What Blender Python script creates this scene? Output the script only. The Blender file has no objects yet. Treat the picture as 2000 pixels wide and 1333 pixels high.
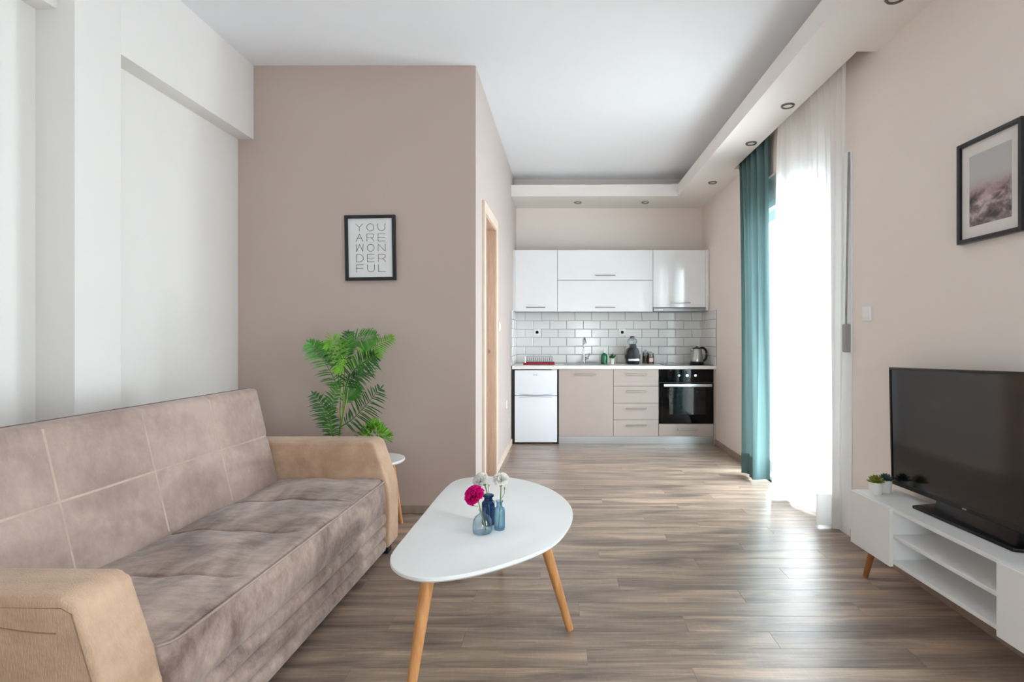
import bpy, bmesh, math, random
from mathutils import Vector, Matrix
random.seed(7)
R = math.radians
C = bpy.context.scene.collection
SC = bpy.context.scene

# ------------------------------------------------------------------ camera
F, VX, VY, H = 1080.0, 1092.0, 657.0, 1.19
cam = bpy.data.cameras.new('camera')
cam.sensor_width = 36.0; cam.sensor_fit = 'HORIZONTAL'
cam.lens = 36.0 * F / 2000.0
cam.shift_x = (1000.0 - VX) / 2000.0
cam.shift_y = -(666.5 - VY) / 2000.0
cam.clip_start = 0.05
co = bpy.data.objects.new('camera', cam); C.objects.link(co)
co.location = (0, 0, H); co.rotation_euler = (R(90), 0, 0)
SC.camera = co

# ------------------------------------------------------------------ sky, daylight, exposure
wld = bpy.data.worlds.new('sky'); SC.world = wld; wld.use_nodes = True
bgn = wld.node_tree.nodes['Background']
bgn.inputs[0].default_value = (0.925, 0.942, 1.0, 1); bgn.inputs[1].default_value = 18.5

def portal(name, loc, rot, sx, sy):
    l = bpy.data.lights.new(name, 'AREA'); l.shape = 'RECTANGLE'; l.size = sx; l.size_y = sy
    l.cycles.is_portal = True
    o = bpy.data.objects.new(name, l); C.objects.link(o); o.location = loc; o.rotation_euler = rot
portal('daylight_balcony_door', (1.97, 4.275, 1.2), (0, R(90), 0), 2.36, 1.62)
portal('daylight_unseen_side', (1.97, 0.85, 1.35), (0, R(90), 0), 2.0, 0.8)

portal('daylight_added_rear', (0.7, -1.92, 0.8), (R(90), 0, 0), 0.65, 1.6)

SC.view_settings.view_transform = 'Standard'
SC.view_settings.look = 'None'
SC.view_settings.gamma = 1.0
SC.view_settings.use_curve_mapping = False
SC.view_settings.exposure = 0.55
cy = SC.cycles
cy.use_denoising = True
cy.max_bounces = 14; cy.diffuse_bounces = 8; cy.glossy_bounces = 5
cy.transmission_bounces = 8; cy.transparent_max_bounces = 16
cy.sample_clamp_indirect = 8.0
cy.caustics_reflective = False; cy.caustics_refractive = False

# ------------------------------------------------------------------ materials
def lin(c):
    return tuple((v / 255 / 12.92) if v / 255 <= 0.04045 else ((v / 255 + 0.055) / 1.055) ** 2.4 for v in c) + (1.0,)

def nodes(name):
    m = bpy.data.materials.new(name); m.use_nodes = True
    return m, m.node_tree.nodes, m.node_tree.links, m.node_tree.nodes['Principled BSDF']

def mat(name, c, rough=0.5, metal=0.0, spec=0.5, var=0.0, vscale=6.0, bump=0.0, bscale=60.0, coat=0.0,
        stretch=(1, 1, 1), sheen=0.0, c2=None):
    m, n, l, b = nodes(name)
    b.inputs['Base Color'].default_value = lin(c)
    b.inputs['Roughness'].default_value = rough
    b.inputs['Metallic'].default_value = metal
    b.inputs['Specular IOR Level'].default_value = spec
    b.inputs['Coat Weight'].default_value = coat
    b.inputs['Coat Roughness'].default_value = 0.05
    if sheen:
        b.inputs['Sheen Weight'].default_value = sheen
        b.inputs['Sheen Roughness'].default_value = 0.4
    tc = n.new('ShaderNodeTexCoord'); mp = n.new('ShaderNodeMapping')
    mp.inputs['Scale'].default_value = stretch
    l.new(tc.outputs['Object'], mp.inputs['Vector'])
    if var or c2:
        nz = n.new('ShaderNodeTexNoise'); nz.inputs['Scale'].default_value = vscale
        nz.inputs['Detail'].default_value = 6; nz.inputs['Roughness'].default_value = 0.6
        l.new(mp.outputs[0], nz.inputs['Vector'])
        cr = n.new('ShaderNodeValToRGB')
        cr.color_ramp.elements[0].position = 0.3; cr.color_ramp.elements[1].position = 0.7
        a = c2 if c2 else tuple(max(0, v * (1 - var)) for v in c)
        d = c if c2 else tuple(min(255, v * (1 + var)) for v in c)
        cr.color_ramp.elements[0].color = lin(a); cr.color_ramp.elements[1].color = lin(d)
        l.new(nz.outputs['Fac'], cr.inputs[0]); l.new(cr.outputs[0], b.inputs['Base Color'])
    if bump:
        nb = n.new('ShaderNodeTexNoise'); nb.inputs['Scale'].default_value = bscale
        nb.inputs['Detail'].default_value = 4
        l.new(mp.outputs[0], nb.inputs['Vector'])
        bp = n.new('ShaderNodeBump'); bp.inputs['Strength'].default_value = bump
        bp.inputs['Distance'].default_value = 0.004
        l.new(nb.outputs['Fac'], bp.inputs['Height']); l.new(bp.outputs[0], b.inputs['Normal'])
    return m

def plank_mat():
    m, n, l, b = nodes('grey_oak_plank')
    tc = n.new('ShaderNodeTexCoord'); oi = n.new('ShaderNodeObjectInfo')
    vm = n.new('ShaderNodeVectorMath'); vm.operation = 'SCALE'; vm.inputs[0].default_value = (37.0, 23.0, 11.0)
    l.new(oi.outputs['Random'], vm.inputs['Scale'])
    ad = n.new('ShaderNodeVectorMath'); ad.operation = 'ADD'
    l.new(tc.outputs['Object'], ad.inputs[0]); l.new(vm.outputs[0], ad.inputs[1])
    def noise(sc, scale, det=8, ro=0.6, dist=0.0):
        mp = n.new('ShaderNodeMapping'); mp.inputs['Scale'].default_value = sc
        l.new(ad.outputs[0], mp.inputs['Vector'])
        z = n.new('ShaderNodeTexNoise'); z.inputs['Scale'].default_value = scale
        z.inputs['Detail'].default_value = det; z.inputs['Roughness'].default_value = ro
        z.inputs['Distortion'].default_value = dist
        l.new(mp.outputs[0], z.inputs['Vector']); return z
    big = noise((0.8, 7.0, 1), 1.7, 7, 0.62, 0.7)
    cr = n.new('ShaderNodeValToRGB'); e = cr.color_ramp.elements
    e[0].position = 0.30; e[0].color = lin((92, 79, 72))
    e[1].position = 0.70; e[1].color = lin((186, 160, 138))
    k = e.new(0.44); k.color = lin((128, 112, 101))
    k = e.new(0.55); k.color = lin((152, 134, 119))
    l.new(big.outputs['Fac'], cr.inputs[0])
    fine = noise((2.2, 70.0, 1), 2.0, 8, 0.7)
    rp = n.new('ShaderNodeMapRange'); rp.inputs[1].default_value = 0.3; rp.inputs[2].default_value = 0.7
    rp.inputs[3].default_value = 0.78; rp.inputs[4].default_value = 1.36
    l.new(fine.outputs['Fac'], rp.inputs[0])
    saw = noise((34.0, 5.0, 1), 2.0, 5, 0.7, 1.5)
    rs = n.new('ShaderNodeMapRange'); rs.inputs[1].default_value = 0.52; rs.inputs[2].default_value = 0.74
    rs.inputs[3].default_value = 0.98; rs.inputs[4].default_value = 1.14
    l.new(saw.outputs['Fac'], rs.inputs[0])
    ml = n.new('ShaderNodeMath'); ml.operation = 'MULTIPLY'
    l.new(rp.outputs[0], ml.inputs[0]); l.new(rs.outputs[0], ml.inputs[1])
    rr = n.new('ShaderNodeMapRange'); rr.inputs[3].default_value = 0.95; rr.inputs[4].default_value = 1.06
    l.new(oi.outputs['Random'], rr.inputs[0])
    m2 = n.new('ShaderNodeMath'); m2.operation = 'MULTIPLY'
    l.new(ml.outputs[0], m2.inputs[0]); l.new(rr.outputs[0], m2.inputs[1])
    vs = n.new('ShaderNodeVectorMath'); vs.operation = 'SCALE'
    l.new(cr.outputs[0], vs.inputs[0]); l.new(m2.outputs[0], vs.inputs['Scale'])
    l.new(vs.outputs[0], b.inputs['Base Color'])
    b.inputs['Roughness'].default_value = 0.29; b.inputs['Specular IOR Level'].default_value = 0.6
    bp = n.new('ShaderNodeBump'); bp.inputs['Strength'].default_value = 0.25; bp.inputs['Distance'].default_value = 0.002
    l.new(ml.outputs[0], bp.inputs['Height']); l.new(bp.outputs[0], b.inputs['Normal'])
    return m

def velvet(name, dark, light, scale, sheen, fibre=0.35):
    m, n, l, b = nodes(name)
    tc = n.new('ShaderNodeTexCoord'); mp = n.new('ShaderNodeMapping')
    mp.inputs['Scale'].default_value = (1.0, 0.55, 1.0); mp.inputs['Rotation'].default_value = (0, 0, R(35))
    l.new(tc.outputs['Object'], mp.inputs['Vector'])
    z = n.new('ShaderNodeTexNoise'); z.inputs['Scale'].default_value = scale
    z.inputs['Detail'].default_value = 5; z.inputs['Roughness'].default_value = 0.55; z.inputs['Distortion'].default_value = 0.6
    l.new(mp.outputs[0], z.inputs['Vector'])
    cr = n.new('ShaderNodeValToRGB'); e = cr.color_ramp.elements
    e[0].position = 0.33; e[0].color = lin(dark); e[1].position = 0.68; e[1].color = lin(light)
    z2 = n.new('ShaderNodeTexNoise'); z2.inputs['Scale'].default_value = scale * 4.5
    z2.inputs['Detail'].default_value = 8; z2.inputs['Roughness'].default_value = 0.75
    mp3 = n.new('ShaderNodeMapping'); mp3.inputs['Scale'].default_value = (0.5, 1.6, 1.0); mp3.inputs['Rotation'].default_value = (0, 0, R(20))
    l.new(tc.outputs['Object'], mp3.inputs['Vector']); l.new(mp3.outputs[0], z2.inputs['Vector'])
    mz = n.new('ShaderNodeMath'); mz.operation = 'MULTIPLY_ADD'; mz.inputs[1].default_value = 0.45
    hz = n.new('ShaderNodeMath'); hz.operation = 'MULTIPLY_ADD'; hz.inputs[1].default_value = 0.95; hz.inputs[2].default_value = -0.2
    l.new(z.outputs['Fac'], hz.inputs[0]); l.new(z2.outputs['Fac'], mz.inputs[0]); l.new(hz.outputs[0], mz.inputs[2])
    l.new(mz.outputs[0], cr.inputs[0]); l.new(cr.outputs[0], b.inputs['Base Color'])
    b.inputs['Roughness'].default_value = 0.95; b.inputs['Specular IOR Level'].default_value = 0.15
    b.inputs['Sheen Weight'].default_value = sheen; b.inputs['Sheen Roughness'].default_value = 0.35
    nb = n.new('ShaderNodeTexNoise'); nb.inputs['Scale'].default_value = 260; nb.inputs['Detail'].default_value = 3
    mp2 = n.new('ShaderNodeMapping'); mp2.inputs['Scale'].default_value = (1, 1, 0.25)
    l.new(tc.outputs['Object'], mp2.inputs['Vector']); l.new(mp2.outputs[0], nb.inputs['Vector'])
    bp = n.new('ShaderNodeBump'); bp.inputs['Strength'].default_value = fibre; bp.inputs['Distance'].default_value = 0.003
    l.new(nb.outputs['Fac'], bp.inputs['Height']); l.new(bp.outputs[0], b.inputs['Normal'])
    return m

def cloth(name, c, transp, transl):
    m = bpy.data.materials.new(name); m.use_nodes = True
    n = m.node_tree.nodes; l = m.node_tree.links; n.clear()
    out = n.new('ShaderNodeOutputMaterial')
    df = n.new('ShaderNodeBsdfDiffuse'); df.inputs[0].default_value = lin(c)
    tl = n.new('ShaderNodeBsdfTranslucent'); tl.inputs[0].default_value = lin(c)
    tr = n.new('ShaderNodeBsdfTransparent')
    tc = n.new('ShaderNodeTexCoord'); w = n.new('ShaderNodeTexNoise'); w.inputs['Scale'].default_value = 900
    l.new(tc.outputs['Object'], w.inputs['Vector'])
    bp = n.new('ShaderNodeBump'); bp.inputs['Strength'].default_value = 0.1; bp.inputs['Distance'].default_value = 0.001
    l.new(w.outputs['Fac'], bp.inputs['Height']); l.new(bp.outputs[0], df.inputs['Normal'])
    a = n.new('ShaderNodeMixShader'); a.inputs[0].default_value = transl
    l.new(df.outputs[0], a.inputs[1]); l.new(tl.outputs[0], a.inputs[2])
    b = n.new('ShaderNodeMixShader'); b.inputs[0].default_value = transp
    l.new(a.outputs[0], b.inputs[1]); l.new(tr.outputs[0], b.inputs[2])
    l.new(b.outputs[0], out.inputs[0])
    return m

def thin_glass(name, tint, edge, ior=1.45):
    m = bpy.data.materials.new(name); m.use_nodes = True
    n = m.node_tree.nodes; l = m.node_tree.links; n.clear()
    out = n.new('ShaderNodeOutputMaterial')
    tr = n.new('ShaderNodeBsdfTransparent'); gl = n.new('ShaderNodeBsdfGlossy'); gl.inputs['Roughness'].default_value = 0.03
    lw = n.new('ShaderNodeLayerWeight'); lw.inputs[0].default_value = 0.35
    mx = n.new('ShaderNodeMix'); mx.data_type = 'RGBA'
    mx.inputs[6].default_value = lin(tint); mx.inputs[7].default_value = lin(edge)
    l.new(lw.outputs['Facing'], mx.inputs[0]); l.new(mx.outputs[2], tr.inputs[0])
    l2 = n.new('ShaderNodeLayerWeight'); l2.inputs[0].default_value = 0.5
    pw_ = n.new('ShaderNodeMath'); pw_.operation = 'POWER'; pw_.inputs[1].default_value = 5.0
    fr = n.new('ShaderNodeMath'); fr.operation = 'MULTIPLY_ADD'; fr.inputs[1].default_value = 0.9; fr.inputs[2].default_value = 0.045
    l.new(l2.outputs['Facing'], pw_.inputs[0]); l.new(pw_.outputs[0], fr.inputs[0])
    ms = n.new('ShaderNodeMixShader'); l.new(fr.outputs[0], ms.inputs[0])
    l.new(tr.outputs[0], ms.inputs[1]); l.new(gl.outputs[0], ms.inputs[2])
    l.new(ms.outputs[0], out.inputs[0])
    return m

def wood(name, a, b_, axis):
    st = [14, 14, 14]; st[axis] = 1.2
    return mat(name, b_, rough=0.42, c2=a, vscale=5.0, stretch=tuple(st), bump=0.08, bscale=20)

def cloud_print():
    m, n, l, b = nodes('misty_cloud_print')
    tc = n.new('ShaderNodeTexCoord'); sp = n.new('ShaderNodeSeparateXYZ')
    l.new(tc.outputs['Object'], sp.inputs[0])
    zz = n.new('ShaderNodeMapRange'); zz.inputs[1].default_value = -0.146; zz.inputs[2].default_value = 0.146
    l.new(sp.outputs['Z'], zz.inputs[0])
    z = n.new('ShaderNodeTexNoise'); z.inputs['Scale'].default_value = 17.0; z.inputs['Detail'].default_value = 9
    z.inputs['Roughness'].default_value = 0.62; z.inputs['Distortion'].default_value = 0.5
    mp = n.new('ShaderNodeMapping'); mp.inputs['Scale'].default_value = (1.0, 0.8, 1.3)
    l.new(tc.outputs['Object'], mp.inputs['Vector']); l.new(mp.outputs[0], z.inputs['Vector'])
    cl = n.new('ShaderNodeValToRGB'); e = cl.color_ramp.elements
    e[0].position = 0.38; e[0].color = lin((58, 54, 60)); e[1].position = 0.68; e[1].color = lin((206, 192, 190))
    k = e.new(0.5); k.color = lin((128, 110, 112))
    l.new(z.outputs['Fac'], cl.inputs[0])
    sk = n.new('ShaderNodeValToRGB'); e = sk.color_ramp.elements
    e[0].position = 0.40; e[0].color = lin((176, 140, 140)); e[1].position = 0.66; e[1].color = lin((188, 186, 186))
    l.new(zz.outputs[0], sk.inputs[0])
    ad = n.new('ShaderNodeMath'); ad.operation = 'MULTIPLY_ADD'; ad.inputs[1].default_value = 0.35; 
    l.new(z.outputs['Fac'], ad.inputs[0]); l.new(zz.outputs[0], ad.inputs[2])
    mr = n.new('ShaderNodeMapRange'); mr.inputs[1].default_value = 0.52; mr.inputs[2].default_value = 0.72
    l.new(ad.outputs[0], mr.inputs[0])
    mx = n.new('ShaderNodeMix'); mx.data_type = 'RGBA'
    l.new(mr.outputs[0], mx.inputs[0]); l.new(cl.outputs[0], mx.inputs[6]); l.new(sk.outputs[0], mx.inputs[7])
    l.new(mx.outputs[2], b.inputs['Base Color']); b.inputs['Roughness'].default_value = 0.25
    return m

M = {}
M['white_wall'] = mat('white_wall_paint', (232, 230, 227), 0.9, bump=0.03, bscale=40)
M['taupe_wall'] = mat('taupe_wall_paint', (194, 177, 168), 0.85, bump=0.03, bscale=40)
M['beige_wall'] = mat('beige_wall_paint', (236, 226, 219), 0.8, bump=0.03, bscale=40)
M['inner_wall'] = mat('greige_wall_paint', (198, 186, 180), 0.7, bump=0.03, bscale=40)
M['ceiling'] = mat('ceiling_paint', (241, 243, 247), 0.9, bump=0.02, bscale=40)
M['soffit'] = mat('soffit_paint', (236, 231, 227), 0.85, bump=0.02, bscale=40)
M['plank'] = plank_mat()
M['subfloor'] = mat('subfloor', (92, 82, 74), 0.8, var=0.1)
M['skirting'] = mat('greige_skirting', (158, 139, 124), 0.5, var=0.06, stretch=(4, 4, 1))
M['door_wood'] = wood('pale_oak_door', (188, 160, 138), (208, 182, 160), 2)
M['door_trim'] = mat('cream_door_trim', (226, 210, 194), 0.5, var=0.02)
M['grout'] = mat('grey_grout', (138, 136, 134), 0.9, var=0.05)
M['tile'] = mat('white_metro_tile', (232, 232, 231), 0.12, var=0.01)
M['gloss_white'] = mat('gloss_white_front', (236, 238, 240), 0.08, coat=0.6, var=0.005)
M['white_board'] = mat('white_board', (236, 236, 236), 0.4, var=0.005)
M['cappuccino'] = mat('cappuccino_front', (178, 165, 157), 0.38, var=0.01)
M['carcass'] = mat('gap_shade_carcass', (96, 88, 82), 0.7, var=0.02)  # carcass coloured dark so the gaps between fronts look shaded
M['worktop'] = mat('white_worktop', (238, 236, 232), 0.3, var=0.01)
M['steel'] = mat('brushed_steel', (190, 190, 190), 0.28, 1.0, bump=0.05, bscale=80, stretch=(1, 20, 20))
M['steel_dark'] = mat('dark_brushed_steel', (136, 136, 138), 0.4, 1.0, var=0.05, stretch=(1, 8, 8))
M['handle'] = mat('satin_steel_handle', (160, 152, 146), 0.35, 1.0, var=0.02)
M['chrome'] = mat('chrome', (220, 220, 222), 0.08, 1.0, var=0.01)
M['black_glass'] = mat('black_glass', (6, 7, 9), 0.05, spec=0.22, var=0.02)
M['oven_window'] = mat('smoked_oven_window', (22, 24, 25), 0.05, spec=0.3, var=0.2, vscale=3)
M['black_plastic'] = mat('black_plastic', (18, 18, 20), 0.35, var=0.1)
M['black_gloss'] = mat('gloss_black_plastic', (9, 9, 11), 0.3, spec=0.35, var=0.1)
M['screen'] = mat('dark_screen', (16, 15, 17), 0.10, spec=0.5, var=0.02)
M['fridge'] = mat('fridge_white', (232, 236, 242), 0.3, var=0.004)
M['plastic_white'] = mat('white_plastic', (238, 238, 236), 0.35, var=0.005)
M['grey_plastic'] = mat('grey_plastic', (150, 150, 152), 0.45, var=0.02)
M['sofa'] = velvet('mushroom_velvet', (150, 131, 123), (186, 166, 156), 4.0, 0.35)
M['sofa_seat'] = velvet('brushed_mushroom_velvet', (118, 100, 93), (196, 176, 164), 4.4, 0.35)
M['sofa_arm'] = velvet('tan_velvet', (172, 142, 119), (208, 178, 152), 3.6, 0.25, 0.7)
M['seam'] = velvet('pale_stitch_velvet', (174, 155, 143), (198, 179, 167), 6.0, 0.4)
M['piping'] = mat('brown_piping', (112, 92, 80), 0.8, var=0.1, vscale=40)
M['tan_thread'] = mat('tan_thread', (150, 118, 92), 0.9, var=0.1, vscale=40)
M['sofa_foot'] = mat('black_foot', (22, 20, 20), 0.5, var=0.1)
M['table_white'] = mat('matt_white_top', (232, 234, 233), 0.32, var=0.004)
M['oak_leg'] = wood('golden_oak', (186, 128, 74), (216, 160, 104), 2)
M['oak_dark'] = wood('dark_oak', (140, 84, 44), (170, 108, 62), 2)
M['frame_black'] = mat('black_frame', (26, 26, 32), 0.35, var=0.08)
M['paper'] = mat('white_paper', (232, 232, 232), 0.7, var=0.004)
M['ink'] = mat('grey_ink', (110, 110, 112), 0.8, var=0.05)
M['mat_board'] = mat('white_mount', (228, 222, 218), 0.7, var=0.004)
M['print'] = cloud_print()
M['sheer'] = cloth('white_sheer', (250, 249, 248), 0.04, 0.72)
M['sheer_hem'] = cloth('white_sheer_hem', (246, 245, 244), 0.05, 0.5)
M['teal'] = cloth('teal_curtain', (98, 124, 125), 0.0, 0.10)
M['alu'] = mat('white_aluminium', (236, 238, 240), 0.3, var=0.004)
M['pane'] = thin_glass('window_glass', (246, 250, 250), (215, 228, 228))
M['concrete'] = mat('balcony_tile', (196, 190, 182), 0.8, var=0.08)
M['blue_clear'] = thin_glass('pale_blue_glass', (250, 253, 255), (206, 226, 236))
M['blue_mid'] = thin_glass('mid_blue_glass', (226, 240, 247), (150, 192, 214))
M['blue_dark'] = thin_glass('navy_glass', (140, 180, 208), (60, 104, 140))
M['clear_glass'] = thin_glass('clear_glass', (236, 240, 240), (170, 178, 178))
M['green_bottle'] = mat('green_soap', (14, 118, 66), 0.15, var=0.1, coat=0.5)
M['red'] = mat('red_plastic', (150, 20, 44), 0.4, var=0.05)
M['coffee'] = mat('brown_contents', (150, 98, 80), 0.6, var=0.5, vscale=60)
M['label'] = mat('cream_label', (205, 190, 180), 0.7, var=0.05)
M['leaf'] = mat('palm_leaf', (66, 128, 44), 0.45, var=0.3, vscale=9)
M['leaf_lime'] = mat('lime_palm_leaf', (114, 176, 44), 0.45, var=0.25, vscale=9)
M['leaf_dark'] = mat('dark_palm_leaf', (50, 102, 50), 0.45, var=0.3, vscale=9)
M['stem'] = mat('palm_stem', (124, 146, 70), 0.6, var=0.2, vscale=20)
M['bush'] = mat('fresh_green_leaf', (100, 150, 42), 0.5, var=0.45, vscale=14)
M['succ_green'] = mat('yellow_green_succulent', (118, 124, 36), 0.5, var=0.3, vscale=40)
M['succ_blue'] = mat('blue_green_succulent', (52, 78, 76), 0.5, var=0.25, vscale=40)
M['pot_white'] = mat('white_pot', (232, 230, 226), 0.5, var=0.01)
M['pot_grey'] = mat('grey_pot', (150, 146, 142), 0.6, var=0.05)
M['pot_blush'] = mat('blush_pot', (222, 200, 190), 0.5, var=0.03)
M['soil'] = mat('soil', (58, 44, 34), 0.95, var=0.3, vscale=60)
M['pink_petal'] = cloth('magenta_petal', (238, 44, 156), 0.0, 0.3)
M['white_petal'] = cloth('white_petal', (252, 251, 248), 0.0, 0.35)
M['calyx'] = mat('green_calyx', (112, 136, 70), 0.6, var=0.15, vscale=60)
M['spot_ring'] = mat('satin_nickel', (120, 112, 106), 0.3, 1.0, var=0.05)
M['spot_face'] = mat('spot_lens', (225, 222, 216), 0.3, var=0.02)
M['silver_grip'] = mat('silver_grip', (196, 200, 206), 0.3, var=0.02)
M['strap'] = mat('grey_strap', (156, 156, 152), 0.8, var=0.1)

# ------------------------------------------------------------------ helpers
def NB(): return bmesh.new()

def box(bm, x0, x1, y0, y1, z0, z1, bev=0.0, seg=2):
    t = NB()
    bmesh.ops.create_cube(t, size=1.0)
    for v in t.verts:
        v.co = Vector(((x0 + x1) / 2 + v.co.x * (x1 - x0), (y0 + y1) / 2 + v.co.y * (y1 - y0), (z0 + z1) / 2 + v.co.z * (z1 - z0)))
    if bev: bmesh.ops.bevel(t, geom=t.edges[:], offset=bev, segments=seg, affect='EDGES', profile=0.7)
    add(bm, t); return bm

def add(bm, t, mx=None):
    if mx is not None: t.transform(mx)
    me = bpy.data.meshes.new('tmp'); t.to_mesh(me); t.free()
    bm.from_mesh(me); bpy.data.meshes.remove(me)

def prism(bm, pts, z0, z1, bev=0.0, seg=2, axis='z'):
    t = NB()
    def P(a, b, c):
        return (a, b, c) if axis == 'z' else ((a, c, b) if axis == 'y' else (c, a, b))
    lo = [t.verts.new(P(p[0], p[1], z0)) for p in pts]; hi = [t.verts.new(P(p[0], p[1], z1)) for p in pts]
    n = len(pts)
    t.faces.new(lo[::-1]); t.faces.new(hi)
    for i in range(n): t.faces.new((lo[i], lo[(i + 1) % n], hi[(i + 1) % n], hi[i]))
    bmesh.ops.recalc_face_normals(t, faces=t.faces[:])
    if bev: bmesh.ops.bevel(t, geom=t.edges[:], offset=bev, segments=seg, affect='EDGES', profile=0.6)
    add(bm, t); return bm

def rod(bm, a, b, r0, r1=None, n=14):
    a = Vector(a); b = Vector(b); r1 = r0 if r1 is None else r1
    d = b - a; q = d.to_track_quat('Z', 'Y')
    t = NB()
    bmesh.ops.create_cone(t, cap_ends=True, segments=n, radius1=r0, radius2=r1, depth=d.length)
    add(bm, t, Matrix.Translation((a + b) / 2) @ q.to_matrix().to_4x4()); return bm

def tube(bm, pts, r, n=8, closed=False):
    pts = [Vector(p) for p in pts]; rings = []
    for i, p in enumerate(pts):
        if closed: d = pts[(i + 1) % len(pts)] - pts[i - 1]
        else: d = pts[min(i + 1, len(pts) - 1)] - pts[max(i - 1, 0)]
        q = d.to_track_quat('Z', 'Y'); rr = r[i] if isinstance(r, (list, tuple)) else r
        rings.append([bm.verts.new(p + q @ Vector((rr * math.cos(2 * math.pi * k / n), rr * math.sin(2 * math.pi * k / n), 0))) for k in range(n)])
    m = len(rings)
    for i in range(m if closed else m - 1):
        A, B = rings[i], rings[(i + 1) % m]
        for k in range(n): bm.faces.new((A[k], A[(k + 1) % n], B[(k + 1) % n], B[k]))
    if not closed:
        bm.faces.new(rings[0][::-1]); bm.faces.new(rings[-1])
    return bm

def lathe(bm, prof, c, n=28, cap=True):
    """prof: (radius, z) pairs from bottom to top; c: centre of the base"""
    c = Vector(c); rings = []
    for r, z in prof:
        if r < 1e-5: rings.append([bm.verts.new(c + Vector((0, 0, z)))])
        else: rings.append([bm.verts.new(c + Vector((r * math.cos(2 * math.pi * k / n), r * math.sin(2 * math.pi * k / n), z))) for k in range(n)])
    for A, B in zip(rings, rings[1:]):
        for k in range(n):
            k2 = (k + 1) % n
            if len(A) == 1 and len(B) == 1: continue
            if len(A) == 1: bm.faces.new((A[0], B[k2], B[k]))
            elif len(B) == 1: bm.faces.new((A[k], A[k2], B[0]))
            else: bm.faces.new((A[k], A[k2], B[k2], B[k]))
    if cap:
        if len(rings[0]) > 1: bm.faces.new(rings[0][::-1])
        if len(rings[-1]) > 1: bm.faces.new(rings[-1])
    return bm

MX = {}
def root_matrix(p):
    return MX.get(p.name, Matrix.Identity(4)) if p else Matrix.Identity(4)

def obj(name, bm, m, parent=None, smooth=True, angle=35, recalc=True, local=False):
    """links bm (world coordinates, or the parent's own if local) as one mesh object"""
    if recalc: bmesh.ops.recalc_face_normals(bm, faces=bm.faces[:])
    mx = root_matrix(parent)
    if parent and not local: bm.transform(mx.inverted())
    me = bpy.data.meshes.new(name); bm.to_mesh(me); bm.free()
    me.materials.append(m)
    if smooth:
        me.shade_smooth()
        try: me.set_sharp_from_angle(angle=R(angle))
        except Exception: pass
    o = bpy.data.objects.new(name, me); C.objects.link(o)
    if parent: o.parent = parent
    MX[o.name] = mx
    return o

def tag(o, label=None, cat=None, group=None, kind=None):
    if label: o['label'] = label
    if cat: o['category'] = cat
    if group: o['group'] = group
    if kind: o['kind'] = kind
    return o

def thing(name, label, cat, loc, rotz=0.0, group=None):
    o = bpy.data.objects.new(name, None); C.objects.link(o)
    o.empty_display_size = 0.05
    o.location = loc; o.rotation_euler = (0, 0, rotz)
    MX[o.name] = Matrix.Translation(Vector(loc)) @ Matrix.Rotation(rotz, 4, 'Z')
    return tag(o, label, cat, group)

def struct(name, bm, m, parent=None, **k):
    o = obj(name, bm, m, parent, **k)
    if parent is None: o['kind'] = 'structure'
    return o

def spline(pts, n):
    pts = [Vector(p) for p in pts]; out = []
    m = len(pts) - 1
    for i in range(n):
        t = i / (n - 1) * m; k = min(int(t), m - 1); f = t - k
        p0 = pts[max(k - 1, 0)]; p1 = pts[k]; p2 = pts[k + 1]; p3 = pts[min(k + 2, m)]
        out.append(0.5 * ((2 * p1) + (p2 - p0) * f + (2 * p0 - 5 * p1 + 4 * p2 - p3) * f * f + (3 * p1 - p0 - 3 * p2 + p3) * f ** 3))
    return out

def px(x, y, d):            # point at depth d behind a place in the photo
    return Vector(((x - VX) / F * d, d, H - (y - VY) / F * d))

# ------------------------------------------------------------------ room shell
XR, YB, ZC = 1.725, 6.67, 3.012          # right wall, back wall, ceiling
YP = 3.72                                 # front of the taupe partition
YN = -1.8                                 # wall behind the camera
def xi(y): return -0.561 + (y - YP) * (0.042 / 2.95)   # inner (corridor) wall line

fl = struct('floor', box(NB(), -2.6, XR + 0.25, YN - 0.15, YB + 0.15, -0.16, -0.010), M['subfloor'], smooth=False)
PW, PL = 0.122, 1.22
row = 0; y = YN
while y < YB:
    y1 = min(y + PW, YB)
    xl = -2.24 if (y + y1) / 2 < YP else -0.57
    off = (row * 0.437 + random.uniform(-0.12, 0.12)) % PL
    x = -2.24 - off
    if y < 0.55 : step = 4.2; x = -2.24           # behind the camera the boards are not told apart
    else: step = PL
    while x < XR:
        a, b2 = max(x, xl), min(x + step, XR)
        if b2 - a > 0.02:
            cx, cyy = (a + b2) / 2, (y + y1) / 2
            bm = NB(); g = 0.0004
            box(bm, a - cx + g, b2 - cx - g, y - cyy + g, y1 - cyy - g, -0.009, 0.0, 0.0004, 1)
            o = obj('plank', bm, M['plank'], fl, smooth=False, local=True)
            o.location = (cx, cyy, 0)
        x += step
    y = y1; row += 1

# ceiling slab with the dropped soffit and its shadow gap
ce = struct('ceiling', box(NB(), -2.6, XR + 0.25, YN - 0.15, YB + 0.15, ZC, ZC + 0.15), M['ceiling'], smooth=False)
ZS0, ZS1 = 2.735, 2.86
XS, XN = 1.305, 1.615
bm = NB()
box(bm, XS, XN, YN, YB, ZS0, ZS1)
box(bm, XN, XR, YN, 3.0, ZS0, ZS1)
box(bm, XN, XR, 5.11, YB, ZS0, ZS1)
prism(bm, [(xi(6.09), 6.09), (XS, 6.075), (XS, YB), (xi(YB), YB)], ZS0 - 0.004, ZS1)
obj('soffit', bm, M['soffit'], ce, smooth=False)
bm = NB()
box(bm, 1.60, 1.64, YN, YB, ZS1, ZC)
box(bm, xi(6.41), 1.60, 6.41, 6.45, ZS1, ZC)
obj('cove_upstand', bm, M['soffit'], ce, smooth=False)

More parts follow.
